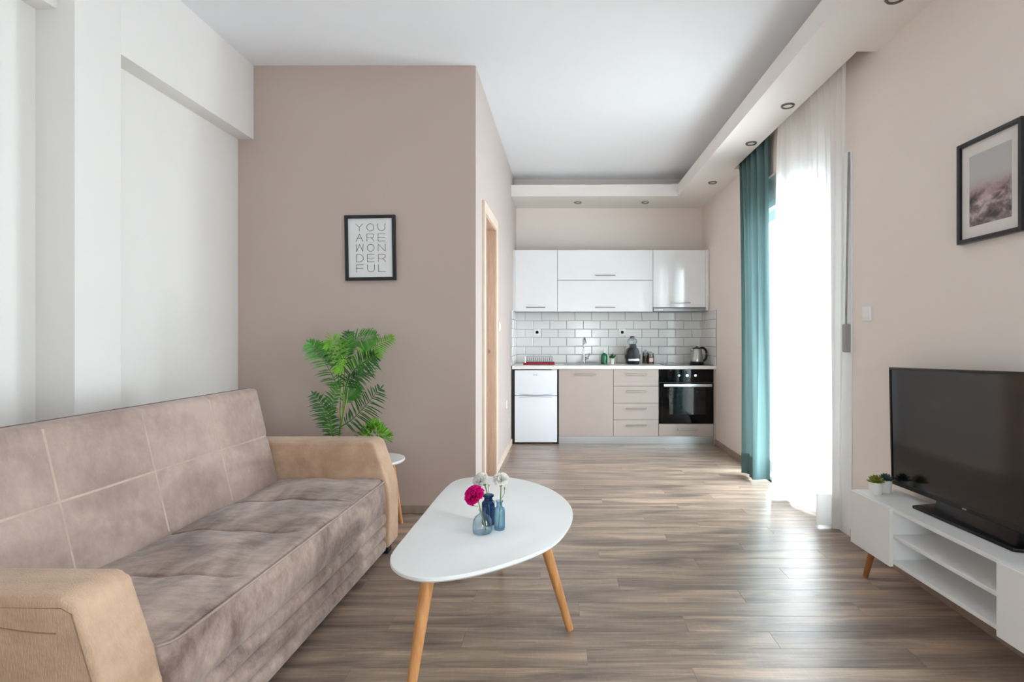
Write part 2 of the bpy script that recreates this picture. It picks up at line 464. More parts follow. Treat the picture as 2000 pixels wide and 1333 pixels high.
# left wall: recessed panels, a pier and a downstand beam
wl = struct('wall_left', prism(NB(), [(-2.16, 2.50), (-2.16, YP + 0.15), (-2.45, YP + 0.15), (-2.45, YN), (-2.221, YN), (-2.221, 2.50)], 0, ZC), M['white_wall'], smooth=False)
XBM = -2.054
obj('pier', box(NB(), -2.23, XBM, 2.345, 2.593, 0, ZC, 0.004, 2), M['white_wall'], wl)
obj('beam', box(NB(), -2.17, XBM, 2.59, YP, 2.513, ZC, 0.004, 2), M['white_wall'], wl)
obj('beam', box(NB(), -2.23, -2.127, YN, 2.347, 2.578, ZC, 0.008, 3), M['white_wall'], wl)

# taupe partition (front of the bathroom block)
struct('wall_middle', prism(NB(), [(-2.3, YP), (xi(YP), YP), (xi(YP) - 0.001, YP + 0.10), (-2.3, YP + 0.10)], 0, ZC), M['taupe_wall'], smooth=False)
# corridor side of the block with the door opening
D0, D1, DZ = 4.07, 4.70, 2.10
bm = NB()
def iw(bm, ya, yb, z0, z1, t=0.14):
    prism(bm, [(xi(ya), ya), (xi(yb), yb), (xi(yb) - t, yb), (xi(ya) - t, ya)], z0, z1)
iw(bm, YP + 0.001, D0, 0, ZC); iw(bm, D1, YB, 0, ZC); iw(bm, D0, D1, DZ, ZC)
wi = struct('wall_inner', bm, M['inner_wall'], smooth=False)

# back wall with the tiled splashback
wb = struct('wall_back', box(NB(), -0.7, XR + 0.25, YB, YB + 0.15, 0, ZC), M['beige_wall'], smooth=False)
ZT, TP = 0.865, 0.1024
XTL, XTR = xi(YB) + 0.004, 1.722
obj('grout', box(NB(), XTL - 0.003, XTR, YB - 0.004, YB + 0.02, ZT, ZT + 6 * TP), M['grout'], wb, smooth=False)
def tile_mesh(w, h, axis):
    bm = NB(); t = 0.009; c = 0.006
    lo = [(-w / 2, 0), (w / 2, 0), (w / 2, h), (-w / 2, h)]
    hi = [(-w / 2 + c, c), (w / 2 - c, c), (w / 2 - c, h - c), (-w / 2 + c, h - c)]
    def V(p, d):
        if axis == 'y': return bm.verts.new((p[0], -d, p[1]))
        return bm.verts.new((axis * d, p[0], p[1]))
    A = [V(p, 0) for p in lo]; B = [V(p, t - 0.003) for p in lo]; D = [V(p, t) for p in hi]
    bm.faces.new(D)
    for P, Q in ((A, B), (B, D)):
        for i in range(4): bm.faces.new((P[i], P[(i + 1) % 4], Q[(i + 1) % 4], Q[i]))
    bmesh.ops.recalc_face_normals(bm, faces=bm.faces[:])
    me = bpy.data.meshes.new('tile'); bm.to_mesh(me); bm.free(); me.materials.append(M['tile']); return me
TM = {}
def lay(parent, lo, hi, start, axis, place):
    for k in range(6):
        u = start - (0.1008 if k % 2 else 0.0)
        while u < hi - 0.012:
            a, b2 = max(u, lo), min(u + 0.2016, hi)
            w = round(b2 - a - 0.0034, 3)
            if w > 0.015:
                key = (w, axis)
                if key not in TM: TM[key] = tile_mesh(w, TP - 0.0034, axis)
                o = bpy.data.objects.new('tile', TM[key]); C.objects.link(o); o.parent = parent
                o.location = place((a + b2) / 2, ZT + k * TP + 0.0017)
            u += 0.2016
lay(wb, XTL, XTR, XTL, 'y', lambda u, z: (u, YB - 0.003, z))
bm = NB(); iw(bm, 6.06, YB, ZT, ZT + 6 * TP, -0.003)
obj('grout', bm, M['grout'], wi, smooth=False)
lay(wi, 6.07, YB - 0.01, 6.07, 1, lambda u, z: (xi(u) + 0.002, u, z))

# right wall with the balcony door opening and a second window beside the camera
WY0, WY1 = 3.50, 5.05
RY0, RY1, RZ0, RZ1 = 0.5, 1.2, 0.4, 2.3  # unseen side window, placed and sized for the light on the left walls
bm = NB()
box(bm, XR, XR + 0.22, YN, RY0, 0, ZC); box(bm, XR, XR + 0.22, RY1, WY0, 0, ZC); box(bm, XR, XR + 0.22, WY1, YB, 0, ZC)
box(bm, XR, XR + 0.22, RY0, RY1, RZ1, ZC); box(bm, XR, XR + 0.22, RY0, RY1, 0, RZ0)
box(bm, XR, XR + 0.22, WY0, WY1, 2.50, ZC)
wr = struct('wall_right', bm, M['beige_wall'], smooth=False)
obj('grout', box(NB(), XR - 0.003, XR + 0.01, 6.06, YB, ZT, ZT + 6 * TP), M['grout'], wr, smooth=False)
lay(wr, 6.07, YB - 0.01, 6.07, -1, lambda u, z: (XR - 0.002, u, z))

# wall behind the camera, with a window added for fill light; the second window's frame
bm = NB()
QX0, QX1, QZ = 0.4, 1.0, 1.5
box(bm, -2.5, QX0, YN - 0.12, YN, 0, ZC); box(bm, QX1, XR + 0.2, YN - 0.12, YN, 0, ZC); box(bm, QX0, QX1, YN - 0.12, YN, QZ, ZC)
struct('wall_front', bm, M['white_wall'], smooth=False)
bm = NB()
for xa, xb in ((QX0, QX0 + 0.05), ((QX0 + QX1) / 2 - 0.035, (QX0 + QX1) / 2 + 0.035), (QX1 - 0.05, QX1)): box(bm, xa, xb, YN - 0.09, YN - 0.03, 0, QZ)
box(bm, QX0, QX1, YN - 0.09, YN - 0.03, 0, 0.05); box(bm, QX0, QX1, YN - 0.09, YN - 0.03, QZ - 0.05, QZ)
w3 = struct('added_window_3', bm, M['alu'], smooth=False)
obj('pane', box(NB(), QX0 + 0.05, QX1 - 0.05, YN - 0.063, YN - 0.057, 0.05, QZ - 0.05), M['pane'], w3, smooth=False)
bm = NB()
for ya, yb in ((RY0, RY0 + 0.05), ((RY0 + RY1) / 2 - 0.035, (RY0 + RY1) / 2 + 0.035), (RY1 - 0.05, RY1)): box(bm, XR + 0.02, XR + 0.08, ya, yb, RZ0, RZ1)
box(bm, XR + 0.02, XR + 0.08, RY0, RY1, RZ0, RZ0 + 0.05); box(bm, XR + 0.02, XR + 0.08, RY0, RY1, RZ1 - 0.05, RZ1)
w2 = struct('unseen_window_2', bm, M['alu'], smooth=False)
obj('pane', box(NB(), XR + 0.047, XR + 0.053, RY0 + 0.05, RY1 - 0.05, RZ0 + 0.05, RZ1 - 0.05), M['pane'], w2, smooth=False)

# balcony door: frame, two sliding sashes, shutter box
XF = 1.745
bm = NB()
box(bm, XF, XF + 0.12, WY0, WY0 + 0.06, 0, 2.31, 0.003); box(bm, XF, XF + 0.12, WY1 - 0.06, WY1, 0, 2.31, 0.003)
box(bm, XF, XF + 0.12, WY0, WY1, 2.25, 2.31, 0.003); box(bm, XF, XF + 0.12, WY0, WY1, 0.0, 0.03, 0.003)
w1 = struct('window_1', bm, M['alu'])
obj('shutter_box', box(NB(), XF, XF + 0.18, WY0, WY1, 2.312, 2.498, 0.004), M['alu'], w1)
for ya, yb, xo in ((WY0 + 0.06, 4.21, 0.02), (4.13, WY1 - 0.06, 0.07)):
    bm = NB()
    box(bm, XF + xo, XF + xo + 0.04, ya, ya + 0.075, 0.03, 2.25, 0.003); box(bm, XF + xo, XF + xo + 0.04, yb - 0.075, yb, 0.03, 2.25, 0.003)
    box(bm, XF + xo, XF + xo + 0.04, ya + 0.07, yb - 0.07, 2.17, 2.25, 0.003); box(bm, XF + xo, XF + xo + 0.04, ya + 0.07, yb - 0.07, 0.03, 0.12, 0.003)
    s = obj('sash', bm, M['alu'], w1)
    obj('pane', box(NB(), XF + xo + 0.017, XF + xo + 0.023, ya + 0.07, yb - 0.07, 0.115, 2.175), M['pane'], s, smooth=False)
struct('trim_1', box(NB(), XR + 0.2, 3.3, -2.0, 6.4, -0.16, -0.03), M['concrete'], smooth=False)   # balcony slab

obj('casing', box(NB(), XR - 0.005, XR + 0.002, 3.250, 3.440, 0.0, 2.29, 0.003, 1), M['alu'], w1)
obj('casing', box(NB(), XR - 0.008, XR + 0.002, WY0 - 0.05, WY0, 0.0, 2.31, 0.003, 1), M['alu'], w1)
# skirting
struct('baseboard_right', (lambda b: (box(b, XR - 0.012, XR, YN, 3.255, 0, 0.055, 0.002), box(b, XR - 0.012, XR, WY1 + 0.005, 6.10, 0, 0.055, 0.002), b)[-1])(NB()), M['skirting'])
struct('baseboard_middle', box(NB(), -2.15, xi(YP), YP - 0.012, YP, 0, 0.05, 0.002), M['skirting'])
bm = NB(); iw(bm, 4.80, 6.09, 0, 0.06, -0.012); iw(bm, YP - 0.012, 3.985, 0, 0.05, -0.012)
struct('baseboard_inner', bm, M['door_trim'])

# corridor door: architrave, lining, leaf
bm = NB()
def fr(bm, ya, yb, z0, z1, out, inn):
    prism(bm, [(xi(ya) + out, ya), (xi(yb) + out, yb), (xi(yb) + inn, yb), (xi(ya) + inn, ya)], z0, z1, 0.002)
fr(bm, D0 - 0.08, D0 + 0.005, 0, DZ + 0.075, 0.02, -0.005); fr(bm, D1 - 0.005, D1 + 0.08, 0, DZ + 0.075, 0.02, -0.005)
fr(bm, D0, D1, DZ - 0.005, DZ + 0.075, 0.02, -0.005)
dr = struct('door_1', bm, M['door_trim'])
bm = NB()
fr(bm, D0, D0 + 0.018, 0, DZ, 0.012, -0.14); fr(bm, D1 - 0.018, D1, 0, DZ, 0.012, -0.14); fr(bm, D0, D1, DZ - 0.018, DZ, 0.012, -0.14)
obj('lining', bm, M['door_wood'], dr)
bm = NB(); fr(bm, D0 + 0.02, D1 - 0.02, 0.006, DZ - 0.02, -0.10, -0.14)
lf = obj('leaf', bm, M['door_wood'], dr)
obj('strike_plate', box(NB(), xi(D1) - 0.050, xi(D1) - 0.036, D1 - 0.0205, D1 - 0.0175, 1.045, 1.075, 0.001), M['handle'], dr)

# ------------------------------------------------------------------ sofa
SX0, SY0 = -0.966, 1.345
sofa = thing('sofa', 'mushroom velvet sofa with tan armrests and quilted back, left of the coffee table', 'sofa', (SX0, SY0, 0), R(-1.75))
SL = 1.605
# seat cushion: a profile run along the length, quilted by three cross seams
def front(y):
    r = 0.07; e = min(y, SL - y)
    return -r * (1 - math.sqrt(max(0, 1 - (1 - min(e, r) / r) ** 2)))
prof = [(-0.62, 0.25, 0), (-0.62, 0.40, 0)]
NT = 26
for i in range(NT + 1):
    t = i / NT; prof.append((-0.61 + t * 0.585, 0.415 + 0.015 * min(1, t * 3), 1))
for a in (20, 45, 70, 90): prof.append((-0.025 + 0.025 * math.sin(R(a)), 0.405 + 0.025 * math.cos(R(a)), 2))
prof += [(0.008, 0.37, 2), (0.012, 0.33, 2), (0.008, 0.29, 2), (-0.002, 0.262, 2), (-0.02, 0.25, 2)]
bm = NB(); rows = []
NU = 420
for i in range(NU + 1):
    yy = SL * i / NU; r_ = []
    for (x, z, k) in prof:
        xx, zz = x, z
        if k == 2: xx = x + front(yy)
        if k == 1:
            xx = x if x < -0.2 else -0.2 + (x + 0.2) * (0.2 + front(yy)) / 0.2
            u = yy / SL * 4; f = abs(u - round(u)) * SL / 4
            fade = 1.0 if x < -0.12 else max(0, 1 - (x + 0.12) / 0.06)
            if 0.5 < u < 3.5: zz -= 0.016 * math.exp(-(f / 0.006) ** 2) * fade
            zz += 0.014 * math.sin(math.pi * (u % 1 if u < 4 else 1)) ** 0.7 * math.sin(math.pi * min(1, max(0, (x + 0.61) / 0.585))) 
            zz += 0.004 * math.sin(yy * 9.1 + x * 13) + 0.003 * math.sin(x * 31 + yy * 4)
        r_.append(bm.verts.new((xx, yy, zz)))
    rows.append(r_)
for A, B in zip(rows, rows[1:]):
    for j in range(len(prof)): bm.faces.new((A[j], A[(j + 1) % len(prof)], B[(j + 1) % len(prof)], B[j]))
bm.faces.new(rows[0]); bm.faces.new(rows[-1][::-1])
seat = obj('seat', bm, M['sofa_seat'], sofa, angle=80, local=True)
pp = [(-0.06, 0.004, 0.431)] + [(front(y_) + 0.001, y_, 0.425) for y_ in [0.004, 0.01, 0.02, 0.035, 0.05, 0.07] + [0.07 + (SL - 0.14) * k / 30 for k in range(1, 31)] + [SL - 0.05, SL - 0.03, SL - 0.012]]
obj('piping', tube(NB(), pp, 0.0042, 6), M['sofa'], seat, local=True)
# backrest
def backrest():
    bm = NB(); nu, nv = 120, 56
    O = Vector((-0.575, 0.0, 0.40)); U = Vector((0, SL, 0)); V = Vector((-0.125, 0, 0.52))
    N = Vector((0.52, 0, 0.125)).normalized(); Hh = V.length; g = []
    for i in range(nu + 1):
        c_ = []
        for j in range(nv + 1):
            u, v = i / nu, j / nv
            # rounded top corners: shrink the top row towards the ends
            e = min(u, 1 - u) * SL; et = (1 - v) * Hh
            d = min(e, et, 0.035); h = -0.035 * (1 - math.sqrt(max(0, 1 - (1 - d / 0.035) ** 2)))
            a = u * 4; fu = abs(a - round(a)) * SL / 4; fv = abs(v - 0.5) * Hh
            s = 0
            if 0.5 < a < 3.5: s = max(s, math.exp(-(fu / 0.010) ** 2))
            s = max(s, math.exp(-(fv / 0.010) ** 2))
            b_ = abs(math.sin(math.pi * a)) ** 0.6 * abs(math.sin(2 * math.pi * v)) ** 0.6
            h += -0.006 * s + 0.007 * b_
            uu = u
            if et < 0.05 and (u < 0.04 or u > 0.96):
                k = 0.05 * (1 - math.sqrt(max(0, 1 - (1 - et / 0.05) ** 2)))
                uu = max(u, k / SL) if u < 0.5 else min(u, 1 - k / SL)
            c_.append(bm.verts.new(O + U * uu + V * v + N * h))
        g.append(c_)
    for i in range(nu):
        for j in range(nv): bm.faces.new((g[i][j], g[i + 1][j], g[i + 1][j + 1], g[i][j + 1]))
    rim = [g[i][0] for i in range(nu + 1)] + [g[nu][j] for j in range(1, nv + 1)] + [g[i][nv] for i in range(nu - 1, -1, -1)] + [g[0][j] for j in range(nv - 1, 0, -1)]
    bk = [bm.verts.new(v.co - N * 0.10) for v in rim]
    for i in range(len(rim)): bm.faces.new((rim[i], rim[(i + 1) % len(rim)], bk[(i + 1) % len(rim)], bk[i]))
    bm.faces.new(bk)
    return bm, [v.co.copy() for v in [g[0][j] for j in range(4, nv)]] + [v.co.copy() for v in [g[i][nv] for i in range(nu + 1)]] + [v.co.copy() for v in [g[nu][j] for j in range(nv - 1, 3, -1)]]
bm, rimp = backrest()
back = obj('backrest', bm, M['sofa'], sofa, angle=80, local=True)
obj('piping', tube(NB(), rimp, 0.003, 6), M['piping'], back, local=True)
Nn = Vector((0.52, 0, 0.125)).normalized()
def bp_(u, v, h): return Vector((-0.575, 0, 0.40)) + Vector((0, SL, 0)) * u + Vector((-0.125, 0, 0.52)) * v + Nn * h
for a in (0.25, 0.5, 0.75):
    obj('seam', tube(NB(), [bp_(a, 0.05 + 0.9 * k / 24, -0.0125) for k in range(25)], 0.0098, 10), M['seam'], back, local=True)
obj('seam', tube(NB(), [bp_(0.02 + 0.96 * k / 48, 0.5, -0.0125) for k in range(49)], 0.0098, 10), M['seam'], back, local=True)
# base with horizontal channels
bm = NB()
pr = [(-0.60, 0.035)] + [(-0.02, 0.035)]
for k in range(3):
    z0 = 0.035 + k * 0.072
    for s in range(7):
        t = s / 6; pr.append((-0.022 + 0.017 * math.sin(math.pi * t) ** 0.5, z0 + 0.072 * t))
pr += [(-0.60, 0.251)]
prism(bm, pr, 0.0, SL, axis='y')
obj('base', bm, M['sofa_seat'], sofa, angle=50, local=True)
# arms
ap = [(-0.80, 0.055), (-0.80, 0.59), (-0.77, 0.625), (-0.10, 0.628), (-0.07, 0.61), (-0.012, 0.44), (0.008, 0.36), (0.012, 0.28), (0.008, 0.055)]
for y0, y1 in ((-0.16, 0.0), (SL, SL + 0.165)):
    bm = NB(); prism(bm, ap, y0, y1, 0.022, 4, axis='y')
    a = obj('armrest', bm, M['sofa_arm'], sofa, angle=60, local=True)
    ys = y0 + 0.022
    if y0 < 0:
        obj('seam', tube(NB(), [(-0.78, y0 + 0.001, 0.602)] + [(-0.78 + 0.68 * k / 8, y0 + 0.001, 0.604) for k in range(1, 9)] + [(-0.077, y0 + 0.001, 0.592), (-0.03, y0 + 0.001, 0.44), (-0.013, y0 + 0.001, 0.35)], 0.0014, 5), M['tan_thread'], a, local=True)
        obj('stitch', tube(NB(), spline([(-0.30, y0 - 0.0005, 0.575), (-0.24, y0 - 0.0005, 0.562), (-0.17, y0 - 0.0005, 0.553), (-0.11, y0 - 0.0005, 0.550)], 14), 0.0014, 5), M['tan_thread'], a, local=True)
for x_, y_ in ((-0.05, SL + 0.1), (-0.05, -0.1), (-0.7, SL + 0.1), (-0.7, -0.1)):
    obj('foot', box(NB(), x_ - 0.03, x_ + 0.03, y_ - 0.03, y_ + 0.03, 0, 0.06, 0.004), M['sofa_foot'], sofa, local=True)

# ------------------------------------------------------------------ coffee table
ZTB = 0.45
opx = [(949.5, 930), (900, 934.6), (880, 944), (857, 966.5), (811, 1023), (775.5, 1066), (759.5, 1090), (768, 1112), (793, 1124), (822, 1129.5), (853.6, 1129.5), (910.4, 1122), (967.2, 1108), (1024, 1090), (1066.6, 1072), (1095, 1052), (1115, 1023), (1120, 1002), (1112.7, 984), (1095, 966.5), (1066.6, 950.5), (1024, 937.4), (988.5, 932)]
out = []
for x, y in opx:
    d = F * (H - ZTB) / (y - VY); out.append(Vector(((x - VX) / F * d, d, 0)))
n_ = len(out); sm = []
for i in range(n_):
    p0, p1, p2, p3 = out[i - 1], out[i], out[(i + 1) % n_], out[(i + 2) % n_]
    for s in range(4):
        f = s / 4
        sm.append(0.5 * ((2 * p1) + (p2 - p0) * f + (2 * p0 - 5 * p1 + 4 * p2 - p3) * f * f + (3 * p1 - p0 - 3 * p2 + p3) * f ** 3))
for _ in range(6):
    sm = [(sm[i - 1] + sm[i] * 2 + sm[(i + 1) % len(sm)]) / 4 for i in range(len(sm))]
cen = sum(sm, Vector()) / len(sm)
ct = thing('coffee_table', 'white rounded-triangle coffee table on tapered golden oak legs', 'table', (cen.x, cen.y, 0))
bm = NB(); rings = []
for z, k in ((ZTB, 0.003), (ZTB - 0.002, 0.0), (ZTB - 0.011, 0.0), (ZTB - 0.018, 0.008)):
    rings.append([bm.verts.new((p.x + (cen - p).normalized().x * k, p.y + (cen - p).normalized().y * k, z)) for p in sm])
for A, B in zip(rings, rings[1:]):
    for i in range(len(sm)): bm.faces.new((A[i], A[(i + 1) % len(sm)], B[(i + 1) % len(sm)], B[i]))
bm.faces.new(rings[0]); bm.faces.new(rings[-1][::-1])
obj('tabletop', bm, M['table_white'], ct)
for a, b2 in (((-0.423, 1.80, ZTB - 0.02), (-0.475, 1.72, 0)), ((-0.075, 2.19, ZTB - 0.02), (0.044, 2.24, 0)), ((-0.31, 2.72, ZTB - 0.02), (-0.30, 2.86, 0))):
    a = Vector(a); b2 = Vector(b2)
    bm = NB(); rod(bm, b2 + Vector((0, 0, 0.001)), a, 0.0145, 0.0225, 20)
    leg = obj('leg', bm, M['oak_leg'], ct)
    obj('leg_bracket', lathe(NB(), [(0.03, -0.004), (0.03, 0.0)], (a.x, a.y, ZTB - 0.0182), 16), M['handle'], leg)

# bottles and carnations on the coffee table
def bottle(name, label, prof, c, m):
    t = thing(name, label, 'vase', c)
    inner = [(max(r - 0.0018, 0.001), z) for r, z in prof[::-1] if z > 0.003]
    bm = NB(); lathe(bm, [(0.0, 0.0)] + prof + inner + [(0.0, 0.005)], c, 32, cap=False)
    obj('body', bm, m, t); return t
cA = Vector((-0.288, 2.075, ZTB + 0.0005)); cB = Vector((-0.277, 2.165, ZTB + 0.0005)); cC = Vector((-0.228, 2.113, ZTB + 0.0005))
tA = bottle('bud_vase', 'squat domed pale blue glass bottle holding the pink carnation', [(0.028, 0), (0.035, 0.004), (0.037, 0.012), (0.037, 0.036), (0.034, 0.050), (0.027, 0.062), (0.017, 0.070), (0.0125, 0.073), (0.0115, 0.084), (0.015, 0.087), (0.0150, 0.090)], cA, M['blue_clear'])
tB = bottle('bud_vase', 'tall navy blue glass bottle behind the two paler bottles', [(0.020, 0), (0.025, 0.004), (0.026, 0.010), (0.026, 0.078), (0.0255, 0.088), (0.021, 0.094), (0.0165, 0.098), (0.0165, 0.108), (0.022, 0.112), (0.022, 0.117), (0.018, 0.119)], cB, M['blue_dark'])
tC = bottle('bud_vase', 'slim mid-blue glass bottle at the right of the three', [(0.017, 0), (0.0205, 0.003), (0.0215, 0.008), (0.0215, 0.074), (0.019, 0.082), (0.013, 0.087), (0.0115, 0.091), (0.0115, 0.104), (0.0145, 0.107), (0.0145, 0.111)], cC, M['blue_mid'])

def carnation(label, base, mid, head, rad, axis, petal, seed, buds):
    rnd = random.Random(seed)
    t = thing('carnation', label, 'flower', base)
    head = Vector(head); axis = Vector(axis).normalized()
    q = axis.to_track_quat('Z', 'Y')
    obj('stem', tube(NB(), spline([base, mid, head - axis * 0.018], 14), 0.0022, 7), M['calyx'], t)
    bm = NB(); lathe(bm, [(0.0035, -0.026), (0.008, -0.018), (0.011, -0.006), (0.008, -0.001)], (0, 0, 0), 12)
    bm.transform(Matrix.Translation(head - axis * 0.0) @ q.to_matrix().to_4x4())
    obj('calyx', bm, M['calyx'], t)
    bm = NB()
    for layer in range(6):
        el = R(-6 + layer * 19.5); npet = (10, 10, 9, 8, 6, 4)[layer]; Ls = rad * (1.0, 1.02, 1.0, 0.97, 0.92, 0.88)[layer]
        for k in range(npet):
            az = 2 * math.pi * (k + 0.5 * (layer % 2) + rnd.uniform(-0.2, 0.2)) / npet
            dv = Vector((math.cos(az) * math.cos(el), math.sin(az) * math.cos(el), math.sin(el)))
            tv = Vector((-math.sin(az), math.cos(az), 0)); nv_ = dv.cross(tv)
            g = []
            for i in range(5):
                f = i / 4; wdt = rad * (0.14 + 0.62 * f ** 0.7)
                rr = []
                for j in range(7):
                    s = j / 3 - 1
                    ruf = (0.16 * rad * math.sin(j * 2.4 + k * 1.7 + layer) + rnd.uniform(-0.05, 0.05) * rad) * f
                    rr.append(bm.verts.new(dv * (Ls * f * (1 - 0.10 * s * s) + (0.07 * rad * (j % 2) if i == 4 else 0)) + tv * (s * wdt) + nv_ * (ruf - 0.12 * rad * s * s * f)))
                g.append(rr)
            for i in range(4):
                for j in range(6): bm.faces.new((g[i][j], g[i][j + 1], g[i + 1][j + 1], g[i + 1][j]))
    bm.transform(Matrix.Translation(head + axis * rad * 0.05) @ q.to_matrix().to_4x4())
    obj('bloom', bm, petal, t, recalc=False, angle=180)
    for (p0, p1, p2) in buds:
        bm = NB(); tube(bm, spline([p0, p1, p2], 8), [0.0012] * 7 + [0.0022], 6)
        lathe(bm, [(0.0, -0.002), (0.0024, 0.0), (0.0022, 0.005), (0.0, 0.009)], p2, 8, cap=False)
        obj('bud', bm, M['calyx'], t)
hp = px(924, 966, 2.06); 
carnation('magenta carnation leaning left out of the squat bottle', cA + Vector((0.012, 0.01, 0.008)), px(938, 995, 2.072), hp + Vector((0.006, 0.006, -0.008)), 0.034, (-0.55, -0.45, 0.72), M['pink_petal'], 3,
          [(px(934, 990, 2.07), px(927, 989, 2.06), px(923, 984, 2.055))])
carnation('white carnation leaning left out of the navy bottle', cB + Vector((0.004, 0, 0.008)), px(952, 968, 2.165), px(940, 940, 2.15), 0.029, (-0.62, -0.3, 0.72), M['white_petal'], 5,
          [(px(955, 970, 2.165), px(954, 957, 2.165), px(955, 950, 2.165))])
carnation('upright white carnation in the slim bottle', cC + Vector((-0.003, 0, 0.006)), px(978, 968, 2.113), px(978.5, 939, 2.113), 0.0275, (0.04, -0.25, 1), M['white_petal'], 9,
          [(px(978, 975, 2.113), px(984, 968, 2.113), px(985.5, 956, 2.113))])

# ------------------------------------------------------------------ side table and plants behind the sofa
st = thing('side_table', 'small round white side table with oak legs, behind the sofa end', 'side table', (-1.145, 3.44, 0))
ZSD = 0.427
bm = NB(); lathe(bm, [(0.172, ZSD - 0.02), (0.18, ZSD - 0.012), (0.18, ZSD - 0.002), (0.178, ZSD)], (-1.145, 3.44, 0), 48)
obj('tabletop', bm, M['table_white'], st)
for a in (25, 145, 265):
    ca, sa = math.cos(R(a)), math.sin(R(a))
    obj('leg', rod(NB(), (-1.145 + 0.16 * ca, 3.44 + 0.16 * sa, 0.001), (-1.145 + 0.10 * ca, 3.44 + 0.10 * sa, ZSD - 0.02), 0.011, 0.017, 16), M['oak_leg'], st)

def leaflet(bm, base, dirv, nrm, L, w, droop=0.25):
    s = dirv.cross(nrm).normalized(); prev = None
    for i in range(4):
        f = (0, 0.35, 0.72, 1.0)[i]; ww = (0.35, 1.0, 0.72, 0.0)[i] * w
        c = base + dirv * (L * f) - Vector((0, 0, droop * L * f * f))
        cur = [bm.verts.new(c + s * ww + nrm * ww * 0.35), bm.verts.new(c), bm.verts.new(c - s * ww + nrm * ww * 0.35)] if ww > 0 else [bm.verts.new(c)]
        if prev:
            if len(cur) == 3:
                bm.faces.new((prev[0], prev[1], cur[1], cur[0])); bm.faces.new((prev[1], prev[2], cur[2], cur[1]))
            else:
                bm.faces.new((prev[0], prev[1], cur[0])); bm.faces.new((prev[1], prev[2], cur[0]))
        prev = cur

def frond(parent, pts, L, m, start=0.2, n=20, twist=0.0, seed=0, sweep=0.75, wl_=1.0, wr_=1.0):
    rnd = random.Random(seed)
    P = spline(pts, 40); bm = NB()
    tube(bm, P, [0.0038 * (1 - 0.75 * i / 39) for i in range(40)], 6)
    view = Vector((0, -1, 0.15))
    for k in range(n):
        f = start + (1 - start) * k / (n - 1); i = min(int(f * 39), 38)
        p = P[i]; tg = (P[i + 1] - P[max(i - 1, 0)]).normalized()
        nr = (view - tg * view.dot(tg)).normalized()
        nr = Matrix.Rotation(twist, 3, tg) @ nr
        sd = tg.cross(nr).normalized()
        prof_ = math.sin(math.pi * (0.22 + 0.70 * (f - start) / (1 - start))) ** 0.8
        for sg, wgt in ((1, wl_), (-1, wr_)):
            if wgt <= 0: continue
            dv = (sd * sg * (1 - 0.3 * f) + tg * sweep + nr * rnd.uniform(0.0, 0.35)).normalized()
            leaflet(bm, p, dv, nr, L * prof_ * wgt * rnd.uniform(0.8, 1.15), 0.0048, 0.26)
    leaflet(bm, P[-2], (P[-1] - P[-3]).normalized(), view.normalized(), L * 0.35, 0.005, 0.1)
    obj('frond', bm, m, parent, recalc=False, angle=60)

def q(cx, cy_, d): return px(590 + cx * 0.16874, 635 + cy_ * 0.16874, d)
pc = Vector((-1.425, 3.38, 0))
palm = thing('potted_palm', 'tall artificial areca palm behind the sofa armrest, against the taupe wall', 'plant', pc)
obj('pot', lathe(NB(), [(0.0, 0.0), (0.075, 0.0), (0.095, 0.25), (0.10, 0.26), (0.10, 0.275), (0.09, 0.275), (0.088, 0.25), (0.0, 0.25)], pc, 28, cap=False), M['pot_grey'], palm)
obj('soil', lathe(NB(), [(0.0, 0.245), (0.087, 0.245), (0.07, 0.262), (0.0, 0.265)], pc, 20, cap=False), M['soil'], palm)
top0 = pc + Vector((0, 0, 0.26))
b0 = q(410, 1290, 3.38)
for a, b_, c_ in ((top0 + Vector((-0.01, 0, 0)), q(430, 1270, 3.38), q(440, 620, 3.38)), (top0 + Vector((0.012, 0.01, 0)), q(455, 1180, 3.37), q(490, 620, 3.37)), (top0 + Vector((0.02, -0.01, 0)), q(475, 1050, 3.36), q(535, 700, 3.36))):
    obj('stalk', tube(NB(), spline([a, b_, (b_ + c_) / 2 + Vector((0.004, 0, 0)), c_], 18), [0.0065 - 0.0025 * i / 17 for i in range(18)], 7), M['stem'], palm)
